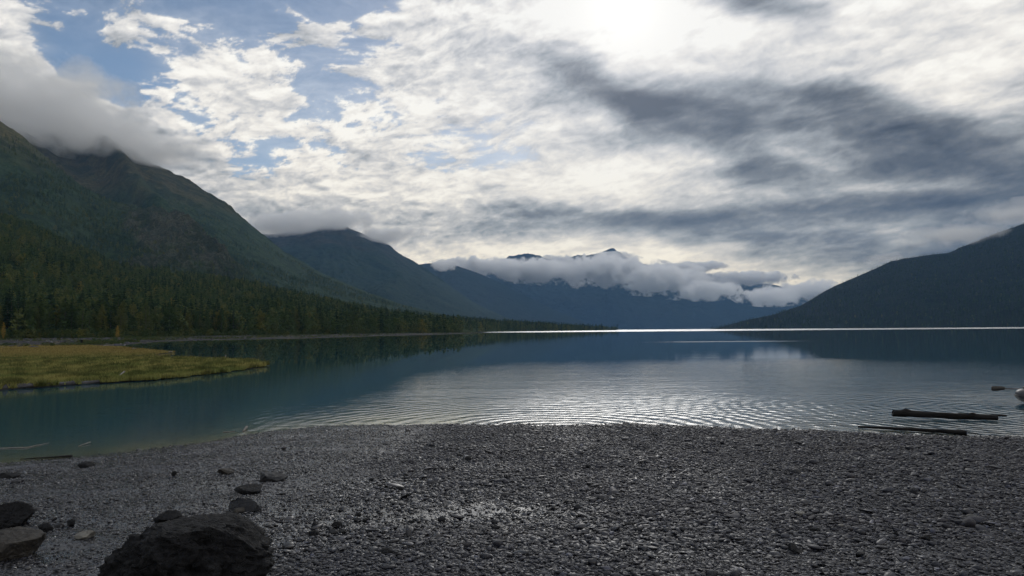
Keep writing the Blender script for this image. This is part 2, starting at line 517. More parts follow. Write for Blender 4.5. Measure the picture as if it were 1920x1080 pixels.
P_F = loft('mountain',
  [(760, 520, 12000), (880, 505, 12000), (930, 496, 12000), (960, 483, 12000), (1000, 479, 12000), (1030, 488, 12000), (1060, 486, 12000), (1085, 481, 12000), (1108, 482, 12000), (1122, 478, 12000), (1136, 473, 12000), (1147, 469, 12000), (1164, 478, 12000), (1190, 492, 12000), (1240, 503, 12000), (1290, 506, 12000), (1340, 516, 12000), (1390, 526, 12000), (1440, 532, 12000), (1520, 552, 12000), (1600, 560, 12000), (1750, 560, 12000)],
  [(760, 9000), (880, 9000), (930, 9000), (960, 9000), (1000, 9000), (1030, 9000), (1060, 9000), (1085, 9000), (1110, 9000), (1128, 9000), (1134, 9000), (1140, 9000), (1160, 9000), (1190, 9000), (1240, 9000), (1290, 9000), (1340, 9000), (1390, 9000), (1440, 9000), (1520, 9000), (1600, 9000), (1750, 9000)],
  480, 130, M_far, prof=0.9, gully=0.08, rough=0.05, wl=900, seedo=6.0, silh=0.025)
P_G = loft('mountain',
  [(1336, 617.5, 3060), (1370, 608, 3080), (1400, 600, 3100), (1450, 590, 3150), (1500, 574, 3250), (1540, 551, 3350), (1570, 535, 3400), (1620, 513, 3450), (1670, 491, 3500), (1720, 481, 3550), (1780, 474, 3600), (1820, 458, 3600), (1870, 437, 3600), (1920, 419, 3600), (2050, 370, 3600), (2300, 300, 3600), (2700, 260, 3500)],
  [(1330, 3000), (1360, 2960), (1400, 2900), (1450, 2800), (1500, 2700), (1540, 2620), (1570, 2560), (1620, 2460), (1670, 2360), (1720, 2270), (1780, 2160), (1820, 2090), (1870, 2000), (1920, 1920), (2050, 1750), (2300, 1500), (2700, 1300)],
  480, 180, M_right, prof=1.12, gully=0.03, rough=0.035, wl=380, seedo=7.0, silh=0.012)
P_H = loft('headland',
  [(780, 596, 1750), (840, 598, 1750), (870, 600, 1750), (920, 604, 1800), (960, 606, 1850), (1010, 609, 1950), (1060, 612.5, 2050), (1110, 616, 2150), (1150, 618.5, 2250)],
  [(780, 900), (850, 1000), (900, 1150), (940, 1300), (980, 1450), (1030, 1600), (1080, 1800), (1120, 1980), (1160, 2200)],
  160, 60, M_near, prof=0.9, gully=0.02, rough=0.03, wl=200, base_z=-0.5, seedo=8.0)

# ---- far gravel shore at the left, between the water and the trees
def gravel_mat(name, c1, c2, scale=6.0):
    t = NT(name)
    P = t.n('NewGeometry').outputs['Position']
    n = t.noise(P, scale, 6, 0.7)
    n2 = t.noise(t.scale(P, (0.12, 0.5, 1)), 1.0, 5, 0.6)
    c = t.mix(t.maprange(n, 0.35, 0.65), c1, c2)
    c = t.mix(t.maprange(n2, 0.5, 0.62, 0, 0.8), c, (0.075, 0.08, 0.03))
    b = t.n('BsdfPrincipled', {'Base Color': c, 'Roughness': 0.9, 'Normal': t.bump(n, 0.8, 0.1), 'Specular IOR Level': 0.05})
    return t.surf(b)
M_shore = gravel_mat('pale_shore_gravel', (0.050, 0.050, 0.060), (0.024, 0.024, 0.030))
sx_ = np.array([-420, -100, 0, 150, 230, 262, 300, 380, 480, 556, 640, 712, 806, 869, 905, 915.0])
sdp = np.array([120, 120, 120, 130, 145, 178, 205, 240, 262, 268, 320, 381, 445, 635, 800, 1200.0])
tdp = np.array([275, 278, 280, 285, 300, 330, 350, 375, 410, 450, 520, 560, 640, 740, 900, 1250.0])
tt = np.linspace(0, 1, 260)
ks = np.linspace(0, 1, len(sx_))
sxi = np.interp(tt, ks, sx_); sdi = smooth_interp(tt, ks, sdp); tdi = smooth_interp(tt, ks, tdp)
A0 = at_depth(sxi, np.full(260, 600.0), sdi); B0 = at_depth(sxi, np.full(260, 600.0), tdi)
vv = np.linspace(-0.15, 1.15, 40)
PP = A0[:, None] * (1 - vv[None, :, None]) + B0[:, None] * vv[None, :, None]
PP[..., 2] = np.where(vv < 0, vv * 8, 0.95 * np.clip(vv, 0, 1.2) ** 1.1)[None]
PP[..., 2] += 0.12 * fbm(PP.reshape(-1, 3) / np.array([16, 9, 9]), 4).reshape(PP.shape[:2]) * (vv > -0.05)
tag(mesh_obj('far_shore', PP.reshape(-1, 3), grid_faces(260, 40), M_shore, smooth=True), kind='structure')

# ------------------------------------------------------------------ near beach
shore_px = np.array([(-900, 960), (-500, 925), (-250, 898), (0, 869), (100, 861), (200, 850), (300, 840), (400, 827), (450, 817), (500, 808), (600, 800), (700, 797.5), (850, 796.5), (1000, 796.5), (1150, 798), (1300, 801), (1500, 807), (1700, 815), (1920, 822), (2200, 832), (2600, 842)], float)
shore_w = at_z(shore_px[:, 0], shore_px[:, 1], 0.0)
SXs, SYs = shore_w[:, 0], shore_w[:, 1]
def beach_z(X, Y, detail=True):
    ys = np.interp(X, SXs, SYs, left=SYs[0], right=SYs[-1])
    d = ys - Y
    P = np.stack([X, Y, np.zeros_like(X)], 1)
    z = np.where(d > 0, 0.047 * d, 0.075 * d)
    z = np.maximum(z, -7)
    amp = sstep(-6, 1, d)
    z = z + amp * (0.05 * fbm(P * 0.45, 3) + 0.018 * fbm(P * 1.6 + 7, 4))
    # flat silty apron at the left
    z = np.where(Y < -2, np.minimum(z, 1.2), z)
    if detail:
        z = z + amp * 0.008 * fbm(P * 7 + 3, 3)
    return z

def puddle_field(X, Y):
    """0..1 wetness: the silty left side, standing water in the middle, the wash line"""
    P = np.stack([X, Y, np.zeros_like(X)], 1)
    n = fbm(P * np.array([0.5, 0.8, 1]) + 31, 4)
    n2 = fbm(P * np.array([1.3, 2.2, 1]) + 61, 4)
    ys = np.interp(X, SXs, SYs)
    d = ys - Y
    left = sstep(-1.2, -3.2, X - 0.03 * (Y - 8))
    mid = 0.85 * np.exp(-((X + 0.9) / 2.2) ** 2 - ((Y - 7.7) / 1.5) ** 2) + 0.7 * np.exp(-((X + 4.6) / 1.3) ** 2 - ((Y - 17.3) / 1.9) ** 2) + 0.5 * np.exp(-((X + 1.7) / 0.9) ** 2 - ((Y - 9.9) / 0.6) ** 2)
    wash = sstep(0.9, 0.1, d)
    w = 0.72 * left + 0.95 * mid + 0.5 * wash
    return np.clip(w + 0.55 * n * (left + mid + 0.25) + 0.62 * n2 * (left + mid), 0, 1.2), left, mid

def ground_at(px, py):
    """first hit of the view ray through photo pixel px,py with the beach"""
    d = ray(px, py)[0]
    ts = np.linspace(2, 40, 2000)
    P = d[None] * ts[:, None]; P[:, 2] += CAM_H
    z = beach_z(P[:, 0], P[:, 1], False)
    k = np.argmax(P[:, 2] < np.maximum(z, 0))
    p = P[k]; p[2] = max(z[k], 0)
    return p

ax = np.unique(np.concatenate([np.linspace(-600, -40, 20), np.linspace(-40, -17, 40), np.arange(-17, 17, 0.09), np.linspace(17, 40, 40), np.linspace(40, 600, 20)]))
ay = np.unique(np.concatenate([np.linspace(-60, -2, 14), np.linspace(-2, 4, 20), np.arange(4, 21.5, 0.08), np.linspace(21.5, 40, 30), np.linspace(40, 200, 12)]))
XX, YY = np.meshgrid(ax, ay, indexing='ij')
ZZ = beach_z(XX.ravel(), YY.ravel())
beach_w, beach_left, beach_mid = puddle_field(XX.ravel(), YY.ravel())

t = NT('wet_silt_and_shingle')
P = t.n('NewGeometry').outputs['Position']
wet = t.n('Attribute', attribute_name='wet').outputs['Fac']
nf = t.noise(P, 34, 6, 0.72)
nm = t.noise(P, 9, 5, 0.6)
vor = t.n('TexVoronoi', {'Vector': P, 'Scale': 38.0}, feature='F1')
c = t.mix(t.maprange(nm, 0.3, 0.7), (0.022, 0.026, 0.040), (0.040, 0.046, 0.066))
c = t.mix(t.maprange(nf, 0.4, 0.6, 0, 0.8), c, (0.020, 0.022, 0.030))
film = t.math('MULTIPLY', t.maprange(wet, 0.42, 0.72), t.maprange(nm, 0.36, 0.5))
c = t.mix(film, c, (0.018, 0.019, 0.022))
rough = t.math('SUBTRACT', 0.58, t.math('MULTIPLY', t.maprange(wet, 0.1, 0.8), 0.36))
rough = t.math('SUBTRACT', rough, t.math('MULTIPLY', film, 0.13), clamp=True)
bs = t.math('SUBTRACT', 1.0, t.math('MULTIPLY', film, 0.90))
nb = t.n('Bump', {'Height': t.math('ADD', nf, t.math('MULTIPLY', vor.outputs['Distance'], 0.8)), 'Strength': bs, 'Distance': 0.022})
b = t.n('BsdfPrincipled', {'Base Color': c, 'Roughness': rough, 'Normal': nb, 'IOR': 1.5, 'Specular IOR Level': t.maprange(wet, 0.2, 0.7, 0.5, 1.0)})
M_beach = t.surf(b)
o = mesh_obj('beach', np.stack([XX.ravel(), YY.ravel(), ZZ], 1), grid_faces(len(ax), len(ay)), M_beach, smooth=True)
fattr(o, 'wet', beach_w)
tag(o, kind='structure')

# ------------------------------------------------------------------ lake
wx = np.unique(np.concatenate([[-16000, -6000, -2500], np.linspace(-1200, -40, 24), np.linspace(-40, 40, 240), np.linspace(40, 1200, 24), [2500, 6000, 16000]]))
wy = np.unique(np.concatenate([np.linspace(9, 60, 200), np.linspace(60, 1200, 40), [2500, 5000, 9000, 13500]]))
WX, WY = np.meshgrid(wx, wy, indexing='ij')
dep = -beach_z(WX.ravel(), WY.ravel(), False)
dep = np.where(np.abs(WX.ravel()) > 500, 5, dep)
lake = mesh_obj('lake', np.stack([WX.ravel(), WY.ravel(), np.zeros(WX.size)], 1), grid_faces(len(wx), len(wy)), None, smooth=True)
fattr(lake, 'depth', np.clip(dep, 0, 6))
tag(lake, kind='structure')
t = NT('lake_water')
P = t.n('NewGeometry').outputs['Position']
sp = t.n('SeparateXYZ', {0: P})
X, Y = sp.outputs[0], sp.outputs[1]
dpt = t.n('Attribute', attribute_name='depth').outputs['Fac']
def ring(cx, cy, wl, r0, r1, amp, k):
    """circular swell spreading from a point on the beach"""
    dx = t.math('SUBTRACT', X, cx); dy = t.math('SUBTRACT', Y, cy)
    r = t.math('SQRT', t.math('ADD', t.math('MULTIPLY', dx, dx), t.math('MULTIPLY', dy, dy)))
    wob = t.math('MULTIPLY', t.math('SUBTRACT', t.noise(t.scale(P, (0.35, 0.35, 1)), 1.0, 3, 0.5), 0.5), k)
    w = t.math('SINE', t.math('MULTIPLY', t.math('ADD', r, wob), 6.2832 / wl))
    e = t.math('MULTIPLY', t.maprange(r, r1, r0), t.maprange(r, 0.0, 1.2))
    return t.math('MULTIPLY', t.math('MULTIPLY', w, e), amp)
dist = t.n('VectorMath', {0: P}, operation='LENGTH').outputs['Value']
h = ring(1.2, 18.6, 0.50, 3.0, 14.0, 0.0125, 1.5)
h = t.math('ADD', h, ring(7.6, 18.2, 0.44, 2.5, 11.0, 0.0115, 1.5))
h = t.math('ADD', h, ring(15.6, 22.0, 0.42, 3.0, 16.0, 0.0085, 1.0))
active = t.math('MULTIPLY', t.maprange(X, -7.0, 1.0, 0.10, 1.0), t.maprange(Y, 62.0, 24.0, 0.035, 1.0))
n1 = t.noise(t.scale(P, (0.7, 1.5, 1)), 1.3, 3, 0.55)
n2 = t.noise(t.scale(P, (1.0, 2.2, 1)), 4.0, 3, 0.6)
n3 = t.noise(t.scale(P, (0.25, 0.6, 1)), 0.5, 3, 0.5)
hn = t.math('ADD', t.math('MULTIPLY', n1, 0.050), t.math('MULTIPLY', n2, 0.013))
hn = t.math('ADD', hn, t.math('MULTIPLY', n3, 0.06))
h = t.math('MULTIPLY', t.math('ADD', h, hn), active)
# wind-ruffled water far out, and one thin cat's-paw
edge = t.math('MULTIPLY', t.math('SUBTRACT', t.noise(t.scale(P, (0.006, 0.012, 1)), 1.0, 3, 0.5), 0.5), 160)
ruf = t.maprange(t.math('ADD', Y, edge), 720, 900)
ruf = t.math('MULTIPLY', ruf, t.maprange(t.math('DIVIDE', X, Y), -0.11, 0.02, 0.12, 1.0))
ruf = t.math('MULTIPLY', ruf, t.maprange(Y, 9000.0, 1800.0, 0.4, 1))
paw = t.math('MULTIPLY', t.maprange(t.math('ABSOLUTE', t.math('SUBTRACT', t.math('ADD', Y, t.math('MULTIPLY', edge, 0.04)), 141.0)), 9.0, 1.0), t.math('MULTIPLY', t.maprange(X, 20, 32), t.maprange(X, 62, 48)))
ruf = t.math('MAXIMUM', ruf, t.math('MULTIPLY', paw, 0.5))
nb = t.bump(h, 1.0, 1.0)
calm = t.math('MULTIPLY', t.maprange(X, -7.0, 0.0), t.maprange(Y, 42.0, 21.0))
rgh = t.math('ADD', t.math('ADD', 0.012, t.math('MULTIPLY', t.math('MULTIPLY', ruf, t.maprange(t.noise(t.scale(P, (0.004, 0.02, 1)), 1.0, 3, 0.6), 0.38, 0.55, 0.6, 1.0)), 0.25)), t.math('MULTIPLY', calm, 0.10))
gl = t.n('BsdfGlossy', {'Color': (1, 1, 1), 'Roughness': rgh, 'Normal': nb})
# body colour of silty meltwater, seen through to the bed in the shallows
body = t.n('BsdfDiffuse', {'Color': (0.016, 0.062, 0.086), 'Roughness': 0.0})
clear = t.n('BsdfTransparent', {'Color': (0.62, 0.72, 0.70)})
vis = t.math('POWER', 2.718, t.math('MULTIPLY', dpt, -5.5))
under = t.n('MixShader', {0: vis, 1: body, 2: clear})
fr = t.n('Fresnel', {'IOR': 1.9, 'Normal': nb})
mx = t.n('MixShader', {0: fr, 1: under, 2: gl})
lake.data.materials.append(t.surf(mx))
#--LANDEND

# ------------------------------------------------------------------ scattering (only for uncountable masses)
def hidden_collection(name, objs):
    col = bpy.data.collections.new(name)
    for o in objs:
        for c_ in list(o.users_collection): c_.objects.unlink(o)
        col.objects.link(o)
    return col

def scatter(name, pts, rot, scl, idx, col, shade=None, wet=None):
    """one stuff object whose points carry small instanced meshes"""
    me = bpy.data.meshes.new(name)
    me.vertices.add(len(pts))
    me.vertices.foreach_set('co', pts.astype(np.float32).ravel())
    a = me.attributes.new('rot', 'FLOAT_VECTOR', 'POINT'); a.data.foreach_set('vector', rot.astype(np.float32).ravel())
    a = me.attributes.new('scl', 'FLOAT_VECTOR', 'POINT'); a.data.foreach_set('vector', scl.astype(np.float32).ravel())
    a = me.attributes.new('idx', 'INT', 'POINT'); a.data.foreach_set('value', idx.astype(np.int32))
    if shade is not None:
        a = me.attributes.new('shade', 'FLOAT', 'POINT'); a.data.foreach_set('value', shade.astype(np.float32))
    if wet is not None:
        a = me.attributes.new('wet', 'FLOAT', 'POINT'); a.data.foreach_set('value', wet.astype(np.float32))
    o = bpy.data.objects.new(name, me)
    C.objects.link(o)
    ng = bpy.data.node_groups.new(name + '_nodes', 'GeometryNodeTree')
    ng.interface.new_socket('Geometry', in_out='INPUT', socket_type='NodeSocketGeometry')
    ng.interface.new_socket('Geometry', in_out='OUTPUT', socket_type='NodeSocketGeometry')
    N = ng.nodes; Lk = ng.links
    gi = N.new('NodeGroupInput'); go = N.new('NodeGroupOutput')
    ci = N.new('GeometryNodeCollectionInfo'); ci.inputs['Collection'].default_value = col
    ci.inputs['Separate Children'].default_value = True; ci.inputs['Reset Children'].default_value = True
    ip = N.new('GeometryNodeInstanceOnPoints')
    def na(nm, ty):
        n = N.new('GeometryNodeInputNamedAttribute'); n.data_type = ty; n.inputs['Name'].default_value = nm
        return n.outputs[0]
    Lk.new(gi.outputs[0], ip.inputs['Points'])
    Lk.new(ci.outputs[0], ip.inputs['Instance'])
    ip.inputs['Pick Instance'].default_value = True
    Lk.new(na('idx', 'INT'), ip.inputs['Instance Index'])
    er = N.new('FunctionNodeEulerToRotation')
    Lk.new(na('rot', 'FLOAT_VECTOR'), er.inputs[0])
    Lk.new(er.outputs[0], ip.inputs['Rotation'])
    Lk.new(na('scl', 'FLOAT_VECTOR'), ip.inputs['Scale'])
    Lk.new(ip.outputs[0], go.inputs[0])
    md = o.modifiers.new('scatter', 'NODES'); md.node_group = ng
    tag(o, kind='stuff')
    return o

# ------------------------------------------------------------------ stone shapes
def ico(sub):
    import bmesh
    bm = bmesh.new(); bmesh.ops.create_icosphere(bm, subdivisions=sub, radius=1.0)
    v = np.array([x.co[:] for x in bm.verts]); f = np.array([[a.index for a in x.verts] for x in bm.faces])
    bm.free()
    return v, f
_ICO = {k: ico(k) for k in (1, 2, 3, 5, 6)}

def stone_verts(sub, r, nplanes=7, lo=0.45, hi=0.9, bumpy=0.06, fine=0.0, seed=0.0):
    v, f = _ICO[sub]
    v = v.copy()
    for _ in range(nplanes):
        n = r.normal(size=3); n /= np.linalg.norm(n)
        h = r.uniform(lo, hi)
        v -= np.maximum(v @ n - h, 0)[:, None] * n[None]
    if bumpy:
        u = v / np.linalg.norm(v, axis=1)[:, None]
        v += u * (bumpy * fbm(v * 1.8 + seed, 4))[:, None]
        if fine:
            v += u * (fine * fbm(v * 5.5 + seed, 5, ridged=True))[:, None]
    return v, f

def shingle_mat():
    t = NT('wet_slate_shingle')
    oi = t.n('ObjectInfo')
    P = t.n('NewGeometry').outputs['Position']
    wet = t.n('Attribute', attribute_name='wet', attribute_type='INSTANCER').outputs['Fac']
    c = t.ramp(oi.outputs['Random'], [(0.0, (0.010, 0.011, 0.015)), (0.3, (0.020, 0.022, 0.030)), (0.55, (0.036, 0.039, 0.050)), (0.72, (0.052, 0.052, 0.057)), (0.84, (0.026, 0.033, 0.050)), (0.93, (0.075, 0.064, 0.058)), (0.975, (0.11, 0.11, 0.12)), (1.0, (0.26, 0.26, 0.27))])
    n = t.noise(P, 70, 4, 0.6)
    c = t.mix(1.0, c, (0.42, 0.465, 0.65), 'MULTIPLY')
    c = t.mix(t.maprange(n, 0.3, 0.7, 0, 0.6), c, (0.017, 0.018, 0.024))
    pn = t.noise(t.scale(P, (0.5, 0.9, 1)), 1.0, 4, 0.6)
    c = t.mix(t.maprange(pn, 0.45, 0.62, 0, 0.55), c, t.mix(1.0, c, (1.25, 1.08, 0.98), 'MULTIPLY'))
    wetf = t.maprange(wet, 0.15, 0.7)
    c = t.mix(wetf, c, t.mix(1.0, c, (0.62, 0.62, 0.64), 'MULTIPLY'))
    rr = t.n('ValToRGB', {0: oi.outputs['Random']})
    fr = t.math('FRACT', t.math('MULTIPLY', oi.outputs['Random'], 37.3))
    rough = t.math('SUBTRACT', t.maprange(fr, 0, 1, 0.36, 0.75), t.math('MULTIPLY', wetf, t.maprange(fr, 0, 1, 0.22, 0.38)), clamp=True)
    b = t.n('BsdfPrincipled', {'Base Color': c, 'Roughness': rough, 'Normal': t.bump(n, 0.35, 0.004), 'IOR': 1.5, 'Specular IOR Level': t.maprange(wetf, 0, 1, 0.45, 0.8)})
    return t.surf(b)
M_shingle = shingle_mat()

rp = np.random.default_rng(5)
stones = []
for k in range(14):
    v, f = stone_verts(1 if k < 6 else 2, rp, 6, 0.4, 0.85, 0.05, seed=k * 3.1)
    flat = rp.uniform(0.16, 0.34) if k % 5 else rp.uniform(0.45, 0.65)
    v = v * np.array([1.15, rp.uniform(0.5, 0.85), flat])
    stones.append(mesh_obj('pebble_shape_%02d' % k, v, f, M_shingle))
col_st = hidden_collection('pebble_shapes', stones)

def lay_shingle():
    pts = []; S = []
    for (y0, y1, dens, smin, smax) in [(3.8, 6.5, 2300, 0.009, 0.034), (6.5, 9.5, 1950, 0.010, 0.036), (9.5, 13.5, 1250, 0.013, 0.040), (13.5, 20.5, 620, 0.018, 0.044)]:
        hw = 0.78 * y1 + 0.5
        n = int(dens * (y1 - y0) * 2 * hw)
        x = rp.uniform(-hw, hw, n); y = rp.uniform(y0, y1, n)
        s = smin + (smax - smin) * 1.25 * rp.random(n) ** 3.2
        big = rp.random(n) < 0.02
        s = np.where(big, s * rp.uniform(1.4, 2.4, n), s)
        ys = np.interp(x, SXs, SYs)
        keep = (np.abs(x) < 0.74 * y + 0.8) & (y < ys + 0.35)
        w, lf, md = puddle_field(x, y)
        w_m = np.clip(w - 0.72 * lf, 0, 1)
        thin = np.clip(1 - 0.78 * sstep(0.40, 0.85, w_m), 0.2, 1) * (1 - 0.22 * lf) * (1 - 0.65 * sstep(2.2, 0.2, ys - y) * sstep(-2.5, -4.5, x))
        keep &= rp.random(n) < thin
        pts.append(np.stack([x, y], 1)[keep]); S.append(s[keep])
    p = np.concatenate(pts); s = np.concatenate(S)
    n = len(p)
    z = beach_z(p[:, 0], p[:, 1])
    w, lf, md = puddle_field(p[:, 0], p[:, 1])
    band = fbm(np.stack([p[:, 0] * 0.35, p[:, 1] * 0.9, z * 0], 1) + 13, 3)
    s = s * (1 - 0.42 * lf) * (1 + 0.45 * band)
    tl = rp.normal(size=(n, 2)) * 0.17
    rot = np.stack([tl[:, 0], tl[:, 1], rp.uniform(0, 6.283, n)], 1)
    scl = s[:, None] * rp.uniform(0.8, 1.2, (n, 3))
    z = z + scl[:, 2] * rp.uniform(0.0, 0.42, n)
    print('SHINGLE', n)
    # damp patches follow broad noise over the bank
    damp = 0.30 + 0.5 * fbm(np.stack([p[:, 0] * 0.5, p[:, 1] * 0.9, z * 0], 1) + 90, 4) - 0.28 * sstep(1.5, 5, p[:, 0])
    wet = np.clip(np.maximum(w, damp), 0, 1)
    return scatter('shingle', np.stack([p[:, 0], p[:, 1], z], 1), rot, scl, rp.integers(0, 14, n), col_st, wet=wet)
lay_shingle()

# ------------------------------------------------------------------ boulders and rocks one could pick up
def rock_mat(name, c1, c2, c3, rough=0.6, sc_=6.0, bump=0.03, strata=0.0):
    t = NT(name)
    tc = t.n('TexCoord').outputs['Object']
    n1 = t.noise(tc, sc_, 8, 0.68)
    n2 = t.noise(t.scale(tc, (1, 1, 1 + 2.5 * strata)), sc_ * 2.7, 7, 0.7, 0.6)
    mu = t.n('TexVoronoi', {'Vector': tc, 'Scale': sc_ * 1.3}, feature='DISTANCE_TO_EDGE').outputs['Distance']
    c = t.mix(t.maprange(n1, 0.38, 0.62), c1, c2)
    c = t.mix(t.maprange(n2, 0.5, 0.68), c, c3)
    hgt = t.math('ADD', t.math('MULTIPLY', n1, 1.0), t.math('MULTIPLY', n2, 0.6))
    hgt = t.math('ADD', hgt, t.math('MULTIPLY', t.maprange(mu, 0, 0.05), 0.15))
    b = t.n('BsdfPrincipled', {'Base Color': c, 'Roughness': t.maprange(n2, 0.3, 0.7, rough - 0.15, rough + 0.15), 'Normal': t.bump(hgt, 1.0, bump), 'Specular IOR Level': 0.2})
    return t.surf(b)
M_blackrock = rock_mat('dark_craggy_rock', (0.006, 0.007, 0.009), (0.013, 0.014, 0.018), (0.034, 0.035, 0.040), 0.7, 6.0, 0.13)
M_slate = rock_mat('slate_rock', (0.011, 0.012, 0.016), (0.022, 0.024, 0.029), (0.038, 0.038, 0.042), 0.5, 9.0, 0.012, 1.0)
M_tan = rock_mat('tan_rock', (0.034, 0.033, 0.033), (0.062, 0.058, 0.053), (0.018, 0.018, 0.020), 0.7, 5.0, 0.03)
M_pale = rock_mat('pale_rock', (0.13, 0.125, 0.115), (0.20, 0.195, 0.18), (0.08, 0.08, 0.078), 0.55, 8.0, 0.01)

def rock(px, py, w_px, h_px, label, mat=None, name='rock', depth_ratio=0.8, seed=1, sub=3, planes=9, bumpy=0.07, fine=0.0, sink=0.2, rotz=None, lo=0.45, hi=0.9, group=None, tilt=0.0):
    """px,py: where its base meets the beach; w_px/h_px its apparent size"""
    r = np.random.default_rng(seed)
    if w_px >= 30 and sub < 5:
        sub = 5; fine = max(fine, 0.06); bumpy = max(bumpy, 0.09)
    g = ground_at(px, py)
    k = g[1] / FPX
    h_px = max(0.5 * h_px, h_px - w_px * depth_ratio * 0.08)
    w = w_px * k / 2; h = h_px * k
    v, f = stone_verts(sub, r, planes, lo, hi, bumpy, fine, seed * 2.7)
    v = v / (v.max(0) - v.min(0))[None] * 2
    v -= (v.max(0) + v.min(0))[None] / 2
    if tilt:
        c_, s_ = math.cos(tilt), math.sin(tilt)
        v = np.stack([v[:, 0] * c_ + v[:, 2] * s_, v[:, 1], -v[:, 0] * s_ + v[:, 2] * c_], 1)
    hh = h / (2 * (1 - sink)) 
    v = v * np.array([w, w * depth_ratio, hh])
    o = mesh_obj(name, v, f, mat or M_slate, smooth=(sub >= 5))
    o.location = (g[0], g[1] + w * depth_ratio * 0.5, g[2] + hh - 2 * hh * sink)
    o.rotation_euler = (0, 0, rotz if rotz is not None else r.uniform(-0.25, 0.25))
    tag(o, label, name if name in ('boulder', 'rock') else 'rock', group)
    return o

# the big black boulder that fills the lower left corner of the view
def big_boulder():
    r = np.random.default_rng(21)
    v, f = stone_verts(6, r, 12, 0.62, 0.92, 0.05, 0.0, 4.0)
    v = v / (v.max(0) - v.min(0))[None] * 2
    v -= (v.max(0) + v.min(0))[None] / 2
    u = v / np.linalg.norm(v, axis=1)[:, None]
    v += u * (0.16 * fbm(v * 1.7 + 3, 4) + 0.23 * fbm(v * 3.3 + 9, 7, ridged=True, gain=0.62) + 0.07 * fbm(v * 10 + 2, 5, ridged=True) + 0.012 * fbm(v * 28 + 2, 3))[:, None]
    # knobbly shoulder on the left, long slope on the right as in the photograph
    v[:, 2] *= np.interp(v[:, 0], [-1.1, -0.9, -0.7, -0.5, 0.0, 0.4, 0.65, 0.85, 1.0, 1.2], [0.95, 0.95, 0.90, 1.02, 0.92, 0.96, 0.86, 0.66, 0.5, 0.4])
    v[:, 2] = np.where(v[:, 2] > 0, np.tanh(v[:, 2] * 1.25) / 1.0, v[:, 2])
    v = v * np.array([0.492, 0.44, 0.365])
    o = mesh_obj('boulder', v, f, M_blackrock, smooth=True)
    return o
bo = big_boulder()
gp = at_depth(346, 1040, 5.25)[0]
bo.location = (gp[0], gp[1] + 0.12, beach_z(gp[:1], gp[1:2], False)[0] + 0.14)
tag(bo, 'large craggy black boulder in the bottom foreground, biggest rock on the beach', 'boulder')

rock(2, 992, 92, 50, 'dark boulder cut by the left edge, behind the tan angular boulder', M_blackrock, 'boulder', 0.9, 33, 5, 9, 0.17, 0.14, 0.25)
rock(2, 1052, 92, 60, 'tan grey angular boulder with a pale sloping top at the left edge', M_tan, 'boulder', 0.85, 41, 5, 9, 0.15, 0.13, 0.22, rotz=0.3, tilt=0.45)
rock(309, 981, 52, 23, 'dark pointed rock just behind the top of the largest boulder', M_blackrock, 'rock', 0.8, 6, 3, 8, 0.06)
rock(83, 996, 26, 16, 'small dark blocky rock nearest the left boulder, leftmost of three in a row', M_blackrock, seed=8)
rock(108, 990, 18, 9, 'small low dark rock between two blockier ones near the left boulder', M_slate, seed=9)
rock(131, 989, 20, 15, 'small dark peaked rock, rightmost of three in a row near the left boulder', M_blackrock, seed=10)
rock(153, 1011, 36, 17, 'pale topped wet rock lying left of the largest boulder', M_pale, seed=11)
rock(510, 903, 52, 18, 'flat angular grey slab with stepped edge on the mid beach', M_slate, seed=52, planes=12, lo=0.3, hi=0.7, bumpy=0.03, depth_ratio=0.7, rotz=0.35)
rock(421, 889, 34, 13, 'low pale topped flat rock left of the stepped slab', M_tan, seed=13, planes=10, lo=0.35)
rock(461, 926, 50, 16, 'low dark domed rock below the stepped slab', M_blackrock, seed=14, bumpy=0.04)
rock(455, 958, 68, 26, 'broad low slate rock with sloping top beside a small puddle', M_slate, seed=15, planes=10, lo=0.35)
rock(448, 961, 22, 9, 'small flat pale grey stone against the broad slate rock', M_tan, seed=16, lo=0.3)
rock(157, 877, 30, 12, 'dark broken rock near the water on the left silt', M_blackrock, seed=17)
rock(10, 897, 40, 12, 'low dark rock at the left edge close to the water', M_blackrock, seed=18)
rock(27, 907, 18, 7, 'small flat dark rock just below another at the left edge', M_slate, seed=19)
rock(326, 893, 10, 10, 'tiny upright dark stone alone on the damp mid beach', M_blackrock, seed=20, depth_ratio=0.7)
